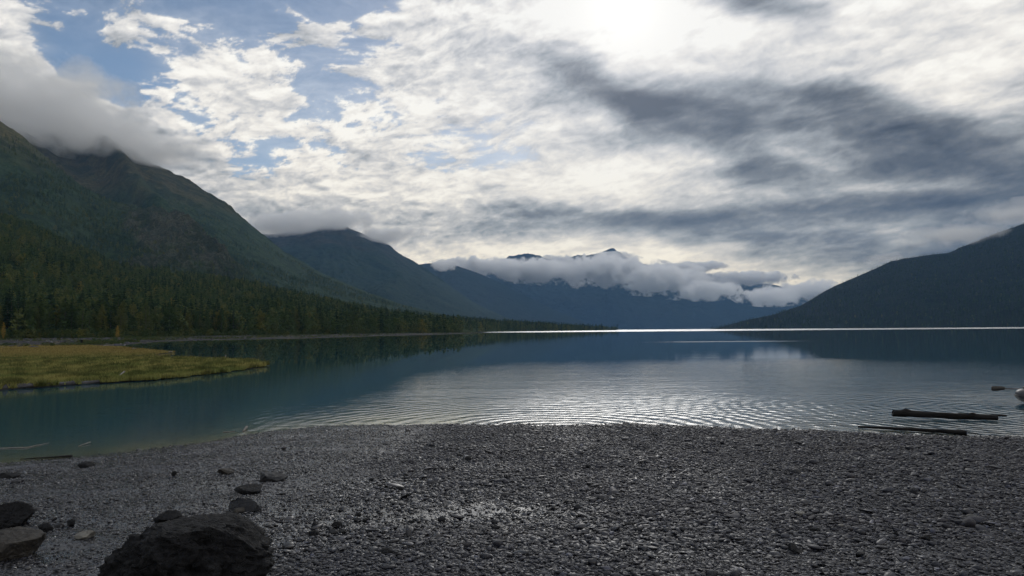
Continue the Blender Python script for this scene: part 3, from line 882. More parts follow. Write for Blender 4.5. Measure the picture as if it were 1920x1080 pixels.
# dark cobbles round the wet patches in the middle
cob = [(590, 992, 15, 15, 'dark upright cobble at the left end of the wet patch'), (587, 1006, 18, 11, 'dark flat cobble below the upright one at the left of the wet patch'),
 (630, 991, 20, 13, 'purplish dark cobble on top of its small cluster, left wet patch'), (623, 1003, 19, 10, 'dark pyramid shaped cobble in the small cluster, left wet patch'),
 (642, 1002, 15, 7, 'small low cobble right of the pyramid shaped one'), (671, 970, 14, 9, 'dark cobble on top of a group of three by a bright puddle'),
 (670, 978, 15, 8, 'dark cobble at lower left of three by a bright puddle'), (686, 979, 15, 8, 'dark cobble at lower right of three by a bright puddle'),
 (751, 920, 16, 8, 'dark cobble alone on the shingle above the puddles'), (828, 979, 15, 12, 'round black cobble in the middle of the shingle'),
 (770, 983, 14, 7, 'flat dark cobble left of the round black one'), (862, 974, 12, 6, 'small dark cobble right of the round black one'),
 (927, 983, 12, 10, 'round purplish cobble amid the bright wet patch'), (929, 993, 16, 8, 'dark flat cobble just below the round purplish one'),
 (858, 988, 16, 6, 'thin dark stone between the round black and the purplish cobbles'), (851, 1002, 11, 5, 'small dark stone below the wet patch, left of its twin'),
 (881, 1004, 9, 5, 'small dark stone below the wet patch, right of its twin'), (724, 1040, 26, 11, 'larger dark slate cobble on the lower mid shingle'),
 (1083, 957, 14, 12, 'blue black rounded cobble right of centre'), (1065, 946, 18, 8, 'dark oval cobble up and left of the blue black one'),
 (1182, 987, 20, 8, 'low dark cobble on the right of the central shingle'), (1070, 1042, 22, 9, 'flat dark cobble at bottom right of centre'),
 (878, 865, 13, 9, 'dark cobble near the water, centre of the far shingle'), (849, 881, 9, 6, 'small dark cobble just below the one near the water'),
 (697, 902, 14, 7, 'small dark cobble left of the lone one above the puddles'), (1103, 878, 12, 7, 'dark cobble on the upper shingle right of centre')]
for i, (x, y, w, h, lb) in enumerate(cob):
    rock(x, y, w, h, lb, M_blackrock if i % 3 else M_slate, 'cobble', seed=100 + i, planes=8, lo=0.55, bumpy=0.05, sink=0.15, group='dark cobbles on the shingle')
rock(1502, 967, 18, 8, 'white oval pebble on the dark right shingle', M_pale, 'cobble', seed=140, lo=0.7, sink=0.1, group='pale stones on the right shingle')
rock(1641, 973, 16, 5, 'pinkish flat pale stone right of the white oval pebble', M_pale, 'cobble', seed=141, lo=0.5, group='pale stones on the right shingle')
rock(1577, 988, 11, 5, 'small pale grey stone below and between the two palest stones', M_pale, 'cobble', seed=142, lo=0.5, group='pale stones on the right shingle')
rock(1488, 1036, 16, 18, 'upright grey cobble casting a dark hollow on the lower right shingle', M_slate, 'cobble', seed=143)
rock(1497, 1040, 24, 8, 'black flat stone at the foot of the upright grey cobble', M_blackrock, 'cobble', seed=144)
rock(1530, 998, 20, 9, 'black triangular stone above the upright grey cobble', M_blackrock, 'cobble', seed=145)
rock(1740, 1014, 24, 11, 'rounded dark brown cobble on the lower right shingle', M_blackrock, 'cobble', seed=146)
rock(1680, 1006, 10, 8, 'small black pointed stone left of the dark brown cobble', M_blackrock, 'cobble', seed=147)
rock(1832, 974, 30, 8, 'long flat blue grey slate piece at the right', M_slate, 'cobble', seed=148, lo=0.4)
rock(1912, 1012, 24, 7, 'black flat stone at the right edge of the shingle', M_blackrock, 'cobble', seed=149)
#--STONEEND

# ------------------------------------------------------------------ trees
def leaf_mat(name, stops, rough=0.75, trans=0.25, inst=True):
    t = NT(name)
    oi = t.n('ObjectInfo')
    P = t.n('NewGeometry').outputs['Position']
    tc = t.n('TexCoord').outputs['Object']
    c = t.ramp(oi.outputs['Random'], stops)
    n = t.noise(P, 0.9, 3, 0.6)
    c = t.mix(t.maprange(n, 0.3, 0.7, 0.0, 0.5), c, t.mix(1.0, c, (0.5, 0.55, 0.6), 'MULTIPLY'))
    b = t.n('BsdfPrincipled', {'Base Color': c, 'Roughness': rough, 'Specular IOR Level': 0.04})
    tr = t.n('BsdfTranslucent', {'Color': c})
    return t.surf(t.n('MixShader', {0: trans, 1: b, 2: tr}))
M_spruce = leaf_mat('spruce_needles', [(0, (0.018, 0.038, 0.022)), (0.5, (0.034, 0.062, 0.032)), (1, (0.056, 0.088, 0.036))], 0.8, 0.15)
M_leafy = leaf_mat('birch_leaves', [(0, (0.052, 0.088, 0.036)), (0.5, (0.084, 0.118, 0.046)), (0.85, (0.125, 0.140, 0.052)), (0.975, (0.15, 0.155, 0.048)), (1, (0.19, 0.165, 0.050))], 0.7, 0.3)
M_gold = leaf_mat('golden_leaves', [(0, (0.28, 0.20, 0.05)), (1, (0.34, 0.24, 0.06))], 0.7, 0.35)
t = NT('tree_bark')
P = t.n('TexCoord').outputs['Object']
nb = t.noise(t.scale(P, (3, 3, 0.8)), 2.0, 5, 0.6)
M_bark = t.surf(t.n('BsdfPrincipled', {'Base Color': t.mix(t.maprange(nb, 0.4, 0.6), (0.05, 0.042, 0.035), (0.11, 0.10, 0.09)), 'Roughness': 0.9, 'Normal': t.bump(nb, 0.8, 0.03)}))

def tris_at(cen, size, r, flat=None, stretch=1.0):
    """one leaf-sized triangle per centre"""
    n = len(cen)
    a = r.normal(size=(n, 3)); a /= np.linalg.norm(a, axis=1)[:, None]
    if flat is not None:
        a = a * 0.5 + flat; a /= np.linalg.norm(a, axis=1)[:, None]
    b = r.normal(size=(n, 3)); b -= (b * a).sum(1)[:, None] * a; b /= np.linalg.norm(b, axis=1)[:, None]
    s = size[:, None] if isinstance(size, np.ndarray) else size
    v = np.stack([cen + a * s * stretch, cen - a * s * 0.6 * stretch + b * s * 0.7, cen - a * s * 0.6 * stretch - b * s * 0.7], 1).reshape(-1, 3)
    return v, np.arange(3 * n).reshape(-1, 3)

def conifer_crown(r, h=1.0, w=0.17, whorls=14, per=7, dens=5, leaf=0.022, base=0.10, power=0.8):
    """h-unit-tall spruce: drooping boughs, each a row of needle sprays"""
    cen = []; dirs = []; sz = []
    for i in range(whorls):
        f = (i + r.uniform(-0.2, 0.2)) / whorls
        z = base + (1 - base) * f
        L = w * (1 - f) ** power * r.uniform(0.8, 1.15) + 0.012
        for k in range(per):
            if r.random() < 0.10: continue
            a = r.uniform(0, 6.283)
            Lk = L * r.uniform(0.65, 1.15)
            m = max(2, int(dens * (0.4 + Lk / w)))
            q = np.linspace(0.15, 1, m)
            x = np.cos(a) * Lk * q; y = np.sin(a) * Lk * q
            zz = z - 0.28 * Lk * q ** 1.3 + 0.10 * Lk * q ** 3 + r.normal(size=m) * 0.006
            cen.append(np.stack([x, y, zz], 1)); dirs.append(np.tile([np.cos(a), np.sin(a), -0.3], (m, 1))); sz.append(leaf * (1.25 - 0.5 * q) * r.uniform(0.8, 1.2, m))
    tip = np.stack([np.zeros(5), np.zeros(5), np.linspace(0.93, 1.01, 5)], 1)
    cen.append(tip); dirs.append(np.tile([0, 0, 1.0], (5, 1))); sz.append(np.full(5, leaf * 0.55))
    v, f = tris_at(np.concatenate(cen), np.concatenate(sz), r, np.concatenate(dirs) * 1.2)
    return v * h, f

def leafy_crown(r, n=900, w=0.20, leaf=0.018, base=0.14, lobes=16):
    """upright birch / cottonwood crown: clumps of leaves with gaps between them"""
    cs = []
    for i in range(lobes):
        f = (i + 0.5) / lobes
        rad = w * (math.sin(math.pi * min(1, f ** 0.75 * 0.92 + 0.06))) ** 0.8
        a = i * 2.4 + r.uniform(-0.5, 0.5)
        q = r.uniform(0.2, 0.75) * rad
        cs.append([math.cos(a) * q, math.sin(a) * q, base + (0.92 - base) * f, rad * r.uniform(0.38, 0.62)])
    cs = np.array(cs)
    k = r.integers(0, lobes, n)
    d = r.normal(size=(n, 3)); d /= np.linalg.norm(d, axis=1)[:, None]
    p = cs[k, :3] + d * (cs[k, 3] * r.random(n) ** 0.45)[:, None] * np.array([1, 1, 1.35])
    v, f = tris_at(p, leaf * r.uniform(0.7, 1.3, n), r)
    return v, f

def trunk_mesh(r, h=1.0, rad=0.012, top=0.92, limbs=6):
    vs = []; fs = []
    def tube(p0, p1, r0, r1, n=5):
        b = len(vs)
        p0 = np.array(p0); p1 = np.array(p1); d = p1 - p0; d = d / np.linalg.norm(d)
        a = np.cross(d, [0.3, 0.9, 0.1]); a /= np.linalg.norm(a); c = np.cross(d, a)
        for p, q in ((p0, r0), (p1, r1)):
            for k in range(n):
                an = 6.283 * k / n
                vs.append(p + (a * math.cos(an) + c * math.sin(an)) * q)
        for k in range(n):
            fs.append((b + k, b + (k + 1) % n, b + n + (k + 1) % n, b + n + k))
    x = 0; y = 0; z = -0.02
    pts = [np.array([0, 0, -0.03])]
    for k in range(1, 6):
        x += r.uniform(-0.006, 0.006); y += r.uniform(-0.006, 0.006)
        pts.append(np.array([x, y, top * k / 5]))
    for k in range(5):
        tube(pts[k], pts[k + 1], rad * (1 - k / 5.5) + 0.001, rad * (1 - (k + 1) / 5.5) + 0.001)
    for k in range(limbs):
        f = r.uniform(0.25, 0.8); a = r.uniform(0, 6.283); L = 0.10 * (1.1 - f)
        tube([0, 0, top * f], [math.cos(a) * L, math.sin(a) * L, top * f + L * 0.8], rad * 0.35, rad * 0.1, 3)
    return np.array(vs), fs

rt = np.random.default_rng(77)
# tiny versions for the wooded slopes
far_objs = []
for k in range(5):
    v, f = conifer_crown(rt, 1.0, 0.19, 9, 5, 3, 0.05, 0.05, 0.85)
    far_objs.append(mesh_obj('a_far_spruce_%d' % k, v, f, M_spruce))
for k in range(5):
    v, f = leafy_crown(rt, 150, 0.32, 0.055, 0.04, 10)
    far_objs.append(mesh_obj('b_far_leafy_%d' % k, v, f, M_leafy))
col_far = hidden_collection('far_tree_shapes', far_objs)

def loft_points(P, nv, n, vmin, vmax, rnd, umin=0.0, umax=1.0):
    nu, nV = P.shape[:2]
    u = rnd.uniform(umin, umax, n) * (nu - 1.001); v = (rnd.uniform(vmin, vmax, n)) * (nv - 1)
    i = u.astype(int); j = np.clip(v.astype(int), 0, nV - 2); fu = (u - i)[:, None]; fv = (v - j)[:, None]
    p = (P[i, j] * (1 - fu) + P[i + 1, j] * fu) * (1 - fv) + (P[i, j + 1] * (1 - fu) + P[i + 1, j + 1] * fu) * fv
    return p, v / (nv - 1)

def project(p):
    d = p - np.array([0, 0, CAM_H])
    cz = d @ F_
    return 960 + FPX * (d @ R_) / cz, 540 - FPX * (d @ U_) / cz

def area_weight(P, nv, p_n):
    """thin the points so density per square metre is even: cell area of each point"""
    return None

def forest(name, P, nv, spacing, vmin, vmax, hmin, hmax, frac_con, clump=120.0, treeline=None, thin=None, seed=0):
    rnd = np.random.default_rng(seed)
    Pn = P[:, :nv]
    e1 = np.diff(Pn, axis=0)[:, :-1]; e2 = np.diff(Pn, axis=1)[:-1]
    ar = np.linalg.norm(np.cross(e1[..., :2].reshape(-1, 2), e2[..., :2].reshape(-1, 2)).reshape(e1.shape[:2])[..., None], axis=-1)
    jv = (np.arange(ar.shape[1]) / (nv - 1))
    ar = ar * ((jv >= vmin) & (jv <= vmax))[None]
    cx, _ = project(Pn[:-1, :-1].reshape(-1, 3)); 
    ar = ar * ((cx > -160) & (cx < 2080)).reshape(ar.shape)
    tot = ar.sum(); n = int(tot / spacing ** 2)
    cdf = np.cumsum(ar.ravel()); cdf /= cdf[-1]
    c = np.searchsorted(cdf, rnd.random(n))
    i, j = np.unravel_index(np.minimum(c, ar.size - 1), ar.shape)
    fu = rnd.random(n)[:, None]; fv = rnd.random(n)[:, None]
    p = (Pn[i, j] * (1 - fu) + Pn[i + 1, j] * fu) * (1 - fv) + (Pn[i, j + 1] * (1 - fu) + Pn[i + 1, j + 1] * fu) * fv
    v = (j + fv[:, 0]) / (nv - 1)
    cl = fbm(p / clump, 4)
    keep = np.ones(n, bool)
    if treeline is not None:
        keep &= rnd.random(n) < sstep(treeline[1], treeline[0], p[:, 2] + cl * (treeline[1] - treeline[0]) * 0.8)
    if thin is not None:
        keep &= rnd.random(n) > thin(p, v, i, j)
    p = p[keep]; v = v[keep]; cl = cl[keep]; n = len(p)
    con = rnd.random(n) < np.clip(frac_con + 0.9 * fbm(p / (clump * 0.6) + 9, 3), 0.04, 0.96)
    idx = np.where(con, rnd.integers(0, 5, n), rnd.integers(5, 10, n))
    h = rnd.uniform(hmin, hmax, n) * (1 + 0.25 * cl) * np.where(con, 1.12, 0.9) * (1 - 0.35 * v)
    scl = np.stack([h * rnd.uniform(0.85, 1.3, n)] * 2 + [h], 1)
    rot = np.stack([rnd.normal(size=n) * 0.03, rnd.normal(size=n) * 0.03, rnd.uniform(0, 6.283, n)], 1)
    p = p.copy(); p[:, 2] -= 0.3
    print('FOREST', name, n)
    return p, rot, scl, idx

def add_forest(name, *a, **k):
    p, rot, scl, idx = forest(name, *a, **k)
    return scatter(name, p, rot, scl, idx, col_far)

rockB = LOFTS['spur']['rock']
add_forest('spur_forest', P_B, 150, 8.5, 0.0, 1.0, 9, 15, 0.35, 150, (360, 560), lambda p, v, i, j: np.maximum(rockB[i, j] * 0.93, 0.9 * sstep(0.12, 0.25, fbm(p / np.array([200, 200, 80.0]) + 4, 4))), seed=1)
add_forest('mountain_forest', P_C, 210, 11.5, 0.0, 0.9, 9, 15, 0.35, 260, (170, 460), lambda p, v, i, j: 0.97 * sstep(0.02, 0.16, fbm(p / np.array([330, 330, 110.0]) + 4, 4)), seed=2)
add_forest('right_mountain_forest', P_G, 180, 12.0, 0.0, 1.0, 10, 17, 1.3, 300, seed=3)
add_forest('headland_forest', P_H, 60, 11.0, 0.0, 1.0, 12, 18, 0.4, 150, seed=4)

# the hillside nearest the lake: the 300 trees that show largest are single trees, the rest one wood
pA, rotA, sclA, idxA = forest('hillside', P_A, 110, 6.3, 0.0, 1.0, 8.5, 15, 0.26, 70, seed=5)
# open glade half way up at the left
pxa, pya = project(pA)
glade = (np.abs(pya - (548 + 0.16 * (pxa - 110) + 6 * np.sin(pxa / 17))) < 6) & (pxa > 60) & (pxa < 190)
keep = ~glade & (pxa < 868)
pA, rotA, sclA, idxA, pxa, pya = (a[keep] for a in (pA, rotA, sclA, idxA, pxa, pya))
# a fringe right at the edge of the shore
rf = np.random.default_rng(9)
nfr = 640
uf = rf.uniform(0, 1, nfr)
sxf = -60 + uf * 922
Tf = np.interp(sxf, sxi, tdi); 
gf = at_depth(sxf, np.full(nfr, 600.0), Tf * rf.uniform(0.985, 1.06, nfr)); gf[:, 2] = 0.9
dist_all = np.hypot(pA[:, 0], pA[:, 1])
app = sclA[:, 2] / dist_all
vis_ = (pxa > -10) & (pxa < 905)
score = np.where(vis_, app, 0)
# nearest by distance relative to the shore edge
edge_d = np.interp(pxa, sxi, tdi)
front = (pA[:, 1] < edge_d * 1.10) & vis_
hF = rf.uniform(7, 19, nfr) * np.interp(sxf, [0, 300, 870], [0.95, 1.0, 1.05])
appF = hF / gf[:, 1]
order = np.argsort(-appF)[:300]
rest = np.setdiff1d(np.arange(nfr), order)
shr = 900
sxs = rf.uniform(-60, 868, shr); gs = at_depth(sxs, np.full(shr, 600.0), np.interp(sxs, sxi, tdi) * rf.uniform(0.955, 1.0, shr)); gs[:, 2] = 0.75
hs = rf.uniform(1.2, 4.2, shr)
# uncounted part of the fringe joins the wood
pw = np.concatenate([pA, gf[rest]]); 
rw = np.concatenate([rotA, np.stack([np.zeros(len(rest))] * 2 + [rf.uniform(0, 6.28, len(rest))], 1)])
sw = np.concatenate([sclA, np.stack([hF[rest] * 1.1] * 2 + [hF[rest]], 1)])
iw = np.concatenate([idxA, rf.integers(0, 10, len(rest))])
pw = np.concatenate([pw, gs]); rw = np.concatenate([rw, np.stack([hs * 0, hs * 0, rf.uniform(0, 6.28, shr)], 1)])
sw = np.concatenate([sw, np.stack([hs * 1.5, hs * 1.5, hs], 1)]); iw = np.concatenate([iw, rf.integers(5, 10, shr)])
scatter('hillside_forest', pw, rw, sw, iw, col_far)

def tree(name, label, kind, seed, mat=None):
    r = np.random.default_rng(seed)
    e = bpy.data.objects.new(name, None); C.objects.link(e)
    if kind == 'con':
        v, f = conifer_crown(r, 1.0, r.uniform(0.14, 0.20), 20, 8, 6, 0.021, 0.06, r.uniform(0.7, 0.95))
    else:
        v, f = leafy_crown(r, 1500, r.uniform(0.16, 0.23), 0.019, 0.06, 18)
    cr = mesh_obj('crown', v, f, mat or (M_spruce if kind == 'con' else M_leafy), e)
    tv, tf = trunk_mesh(r)
    mesh_obj('trunk', tv, tf, M_bark, e)
    tag(e, label, 'tree')
    return e

def copy_tree(e):
    c = e.copy(); C.objects.link(c)
    for ch in e.children:
        d = ch.copy(); C.objects.link(d); d.parent = c
    return c

protos = [('con', tree('spruce_tree', 'dark spruce standing in the front row of trees along the far gravel shore', 'con', 300 + k)) for k in range(4)]
protos += [('lea', tree('birch_tree', 'green leafy birch standing in the front row of trees along the far gravel shore', 'lea', 320 + k)) for k in range(5)]
used = [False] * len(protos)
GR = {'con': 'spruces in the front row along the far gravel shore', 'lea': 'birches in the front row along the far gravel shore'}
zones = [(0, 90, 'behind the pale gravel at the far left'), (90, 200, 'behind the driftwood and stump'), (200, 300, 'above the tip of the grassy spit'), (300, 400, 'above the green weedy strip of the far shore'),
         (400, 520, 'on the shore beyond the end of the grassy spit'), (520, 640, 'above the middle of the long far gravel shore'), (640, 760, 'where the far gravel shore narrows'), (760, 960, 'on the dark wooded point')]
order = order[np.argsort(sxf[order])]
for q, k in enumerate(order[:300]):
    pi = int(rf.integers(0, 9)) if rf.random() < 0.75 else int(rf.integers(4, 9))
    kd, pr = protos[pi]
    e = pr if not used[pi] else copy_tree(pr)
    used[pi] = True
    e.location = gf[k]
    h = hF[k] * (1.1 if kd == 'con' else 0.92)
    e.scale = (h * rf.uniform(0.9, 1.25),) * 2 + (h,)
    e.rotation_euler = (0, 0, rf.uniform(0, 6.28))
    z = [zz for zz in zones if zz[0] <= sxf[k] < zz[1]] or [zones[0]]
    third = min(2, int(3 * (sxf[k] - z[0][0]) / (z[0][1] - z[0][0])))
    side = ('on the left', 'in the middle', 'on the right')[max(0, third)]
    size = 'short' if hF[k] < 11 else ('tall' if hF[k] > 14 else 'middling')
    e['label'] = size + (' dark spruce %s, %s' if kd == 'con' else ' leafy birch %s, %s') % (z[0][2], side)
    e['group'] = ('spruces ' if kd == 'con' else 'birches ') + z[0][2]
g1 = tree('birch_tree', 'small golden yellow birch at the forest edge, right of the stump', 'lea', 350, M_gold)
pp = at_depth(221, 600, 276)[0]; g1.location = (pp[0], pp[1], 0.8); g1.scale = (4.2, 4.2, 5.0)
g2 = tree('birch_tree', 'yellowing birch at the far left end of the forest edge', 'lea', 351, M_gold)
pp = at_depth(7, 600, 262)[0]; g2.location = (pp[0], pp[1], 0.8); g2.scale = (4.5, 4.5, 6.5)

# ------------------------------------------------------------------ grassy spit
spit_px = [(-420, 760), (-200, 748), (0, 729), (120, 721), (290, 711.5), (400, 700), (470, 691), (505, 684), (486, 679.5), (430, 676), (380, 673.5), (320, 671.5), (268, 670), (262, 667.5), (300, 663), (330, 660.5), (300, 658), (262, 654.5), (225, 650.5), (160, 647.5), (60, 647), (0, 648.5), (-200, 650), (-420, 652)]
sp_w = at_z(np.array([p[0] for p in spit_px], float), np.array([p[1] for p in spit_px], float), 0.0)
def in_poly(x, y, poly):
    inside = np.zeros(len(x), bool)
    n = len(poly)
    for i in range(n):
        x0, y0 = poly[i][:2]; x1, y1 = poly[(i + 1) % n][:2]
        c = ((y0 > y) != (y1 > y)) & (x < (x1 - x0) * (y - y0) / (y1 - y0 + 1e-12) + x0)
        inside ^= c
    return inside
from mathutils.geometry import tessellate_polygon
tri = tessellate_polygon([[Vector((p[0], p[1], 0)) for p in sp_w]])
n_ = len(sp_w)
top = sp_w.copy(); top[:, 2] = 0.06
cen_ = top.mean(0)
bot_ = sp_w + (sp_w - cen_) * 0.0; bot_[:, 2] = -0.35
fc = [tuple(t_) for t_ in tri] + [(i, (i + 1) % n_, n_ + (i + 1) % n_, n_ + i) for i in range(n_)]
t = NT('spit_soil')
P = t.n('NewGeometry').outputs['Position']
nz = t.noise(P, 1.5, 6, 0.65)
M_soil = t.surf(t.n('BsdfPrincipled', {'Base Color': t.mix(t.maprange(nz, 0.4, 0.6), (0.035, 0.032, 0.018), (0.055, 0.058, 0.02)), 'Roughness': 0.95, 'Normal': t.bump(nz, 1.0, 0.1)}))
tag(mesh_obj('spit', np.concatenate([top, bot_]), fc, M_soil), kind='structure')

def grass():
    r = np.random.default_rng(3)
    n = 420000
    px = r.uniform(-60, 510, n); py = r.uniform(646, 732, n)
    poly = [(a, b) for a, b in spit_px]
    jit = fbm(np.stack([px * 0.03, py * 0.25, px * 0], 1), 5)
    k = in_poly(px + 14 * jit, py + 1.6 * jit * np.clip((py - 640) / 40.0, 0.2, 1.3), poly); px = px[k]; py = py[k]
    w = at_z(px, py, 0.06)
    n = len(w)
    D = w[:, 1]
    # patchiness: tussocks in the near part, even sedge far out
    c1 = fbm(w * np.array([0.35, 0.20, 1]), 4); c2 = fbm(w * np.array([1.1, 0.6, 1]) + 9, 4)
    far_ = sstep(62, 95, D + 10 * c1)
    keep = r.random(n) < np.clip(0.75 + 0.6 * c2, 0.25, 1)
    w = w[keep]; D = D[keep]; c1 = c1[keep]; c2 = c2[keep]; far_ = far_[keep]; n = len(w)
    h = (0.24 + 0.30 * c2 + 0.12 * c1) * (1 - 0.35 * far_) * r.uniform(0.6, 1.3, n)
    h = np.clip(h, 0.06, 0.6)
    wd = 0.0011 * D * r.uniform(0.5, 1.2, n)
    a = r.uniform(0, 3.1416, n)
    lean = r.normal(size=(n, 2)) * 0.38 * h[:, None]
    dx = np.cos(a) * wd; dy = np.sin(a) * wd
    v = np.stack([np.stack([w[:, 0] - dx, w[:, 1] - dy, w[:, 2]], 1), np.stack([w[:, 0] + dx, w[:, 1] + dy, w[:, 2]], 1), np.stack([w[:, 0] + lean[:, 0], w[:, 1] + lean[:, 1], w[:, 2] + h], 1)], 1).reshape(-1, 3)
    green = np.array([0.155, 0.18, 0.060]); olive = np.array([0.27, 0.25, 0.09]); ochre = np.array([0.24, 0.195, 0.075]); dark = np.array([0.050, 0.062, 0.024])
    g = np.clip(0.5 + 2.0 * c1, 0, 1)[:, None]
    col = green * (1 - g) + olive * g
    col = col * (1 - far_[:, None]) + ochre * far_[:, None]
    red = sstep(0.08, 0.4, fbm(w * np.array([0.05, 0.03, 1]) + 50, 3))[:, None] * far_[:, None]
    col = col * (1 - 0.4 * red) + np.array([0.11, 0.055, 0.025]) * 0.4 * red
    dk = (sstep(0.05, 0.25, c2) * (1 - far_))[:, None]
    col = col * (1 - 0.7 * dk) + dark * 0.7 * dk
    col *= r.uniform(0.65, 1.35, n)[:, None]
    t = NT('marsh_grass')
    at = t.n('Attribute', attribute_name='blade_colour').outputs['Color']
    b = t.n('BsdfDiffuse', {'Color': at}); tr = t.n('BsdfTranslucent', {'Color': at})
    o = mesh_obj('grass', v, np.arange(3 * n).reshape(-1, 3), t.surf(t.n('MixShader', {0: 0.3, 1: b, 2: tr})))
    cattr(o, 'blade_colour', np.repeat(np.concatenate([col, np.ones((n, 1))], 1), 3, axis=0))
    tag(o, kind='stuff')
    print('GRASS', n)
grass()

# stones and weed strewn over the far gravel shore
rs_ = np.random.default_rng(15)
n_s = 5200
us = rs_.uniform(0, 1, n_s); vs_ = rs_.uniform(0.02, 1.0, n_s) ** 0.8
xs_ = np.interp(us, tt, sxi)
a0 = at_depth(xs_, np.full(n_s, 600.0), np.interp(us, tt, sdi)); b0 = at_depth(xs_, np.full(n_s, 600.0), np.interp(us, tt, tdi))
ps_ = a0 * (1 - vs_[:, None]) + b0 * vs_[:, None]; ps_[:, 2] = 0.95 * vs_ ** 1.1 + 0.02
ss_ = 0.10 + 0.55 * rs_.random(n_s) ** 4
scatter('shore_stones', ps_, np.stack([ss_ * 0, ss_ * 0, rs_.uniform(0, 6.28, n_s)], 1), np.stack([ss_ * 1.6, ss_, ss_ * 1.1], 1), rs_.integers(0, 14, n_s), col_st)
n_w = 9000
uw = rs_.uniform(0, 1, n_w); vw = rs_.uniform(0.1, 1.0, n_w)
xw = np.interp(uw, tt, sxi)
a0 = at_depth(xw, np.full(n_w, 600.0), np.interp(uw, tt, sdi)); b0 = at_depth(xw, np.full(n_w, 600.0), np.interp(uw, tt, tdi))
pw_ = a0 * (1 - vw[:, None]) + b0 * vw[:, None]; pw_[:, 2] = 0.95 * vw ** 1.1
kw = fbm(pw_ / np.array([26.0, 14.0, 10.0]) + 3, 4) > 0.10
pw_ = pw_[kw]; n_w = len(pw_); hw_ = rs_.uniform(0.25, 0.8, n_w)
scatter('shore_weed', pw_, np.stack([hw_ * 0, hw_ * 0, rs_.uniform(0, 6.28, n_w)], 1), np.stack([hw_ * 3.2, hw_ * 3.2, hw_], 1), rs_.integers(5, 10, n_w), col_far)

# ------------------------------------------------------------------ driftwood, stump, boat
def wood_mat(name, c1, c2, rough=0.75):
    t = NT(name)
    tc = t.n('TexCoord').outputs['Object']
    n = t.noise(t.scale(tc, (2, 22, 22)), 1.0, 6, 0.65)
    m = t.noise(tc, 2.5, 5, 0.6)
    c = t.mix(t.maprange(n, 0.35, 0.65), c1, c2)
    c = t.mix(t.maprange(m, 0.45, 0.65, 0, 0.6), c, tuple(x * 0.4 for x in c1))
    return t.surf(t.n('BsdfPrincipled', {'Base Color': c, 'Roughness': rough, 'Normal': t.bump(n, 1.0, 0.012), 'Specular IOR Level': 0.12}))
M_wetwood = wood_mat('soaked_dark_wood', (0.006, 0.006, 0.007), (0.018, 0.017, 0.017), 0.8)
M_greywood = wood_mat('bleached_wood', (0.15, 0.14, 0.125), (0.24, 0.23, 0.215), 0.8)

def log(name, p0, p1, r0, r1, label, mat, seed=0, knobs=3, flat=0.9, bend=0.03, cat='driftwood', group=None, jag=0.6):
    r = np.random.default_rng(seed)
    p0 = np.array(p0, float); p1 = np.array(p1, float)
    L = np.linalg.norm(p1 - p0); d = (p1 - p0) / L
    a = np.cross([0, 0, 1.0], d); a /= np.linalg.norm(a); c = np.cross(d, a)
    nl = 60; nr = 14
    s = np.linspace(0, 1, nl); th = np.linspace(0, 2 * math.pi, nr, endpoint=False)
    S, T = np.meshgrid(s, th, indexing='ij')
    q = np.stack([S.ravel() * L * 1.3, np.cos(T).ravel() * 0.8, np.sin(T).ravel() * 0.8], 1) + seed
    rad = (r0 + (r1 - r0) * S).ravel() * (1 + 0.30 * fbm(q, 4) + 0.16 * fbm(q * np.array([0.6, 4, 4]), 3, ridged=True))
    for _ in range(knobs):
        ks_ = r.uniform(0.05, 0.95); kt = r.uniform(0.3, 2.8)
        rad = rad + (r0 + r1) * 0.28 * np.exp(-(((S - ks_) * L / 0.09) ** 2) - ((T - kt) / 0.5) ** 2).ravel()
    ends = np.minimum(S, 1 - S).ravel() * L
    off = bend * L * np.sin(S.ravel() * math.pi) * 0.5 + 0.006 * np.sin(S.ravel() * 14 + seed)
    jj = (S - 0.5).ravel() * 0 + np.where(S.ravel() > 0.5, 1, -1) * jag * r0 * fbm(np.stack([np.cos(T).ravel() * 2, np.sin(T).ravel() * 2, S.ravel() * 2], 1) + seed, 3) * np.exp(-ends / 0.1)
    X_ = S.ravel() * L - L / 2 + jj
    v = np.stack([X_, np.cos(T).ravel() * rad + off, np.sin(T).ravel() * rad * flat], 1)
    f = [(i * nr + k, i * nr + (k + 1) % nr, (i + 1) * nr + (k + 1) % nr, (i + 1) * nr + k) for i in range(nl - 1) for k in range(nr)]
    f += [tuple(range(nr))[::-1], tuple((nl - 1) * nr + k for k in range(nr))]
    o = mesh_obj(name, v, f, mat)
    o.matrix_world = Matrix(((d[0], a[0], c[0], (p0[0] + p1[0]) / 2), (d[1], a[1], c[1], (p0[1] + p1[1]) / 2), (d[2], a[2], c[2], (p0[2] + p1[2]) / 2), (0, 0, 0, 1)))
    tag(o, label, cat, group)
    return o

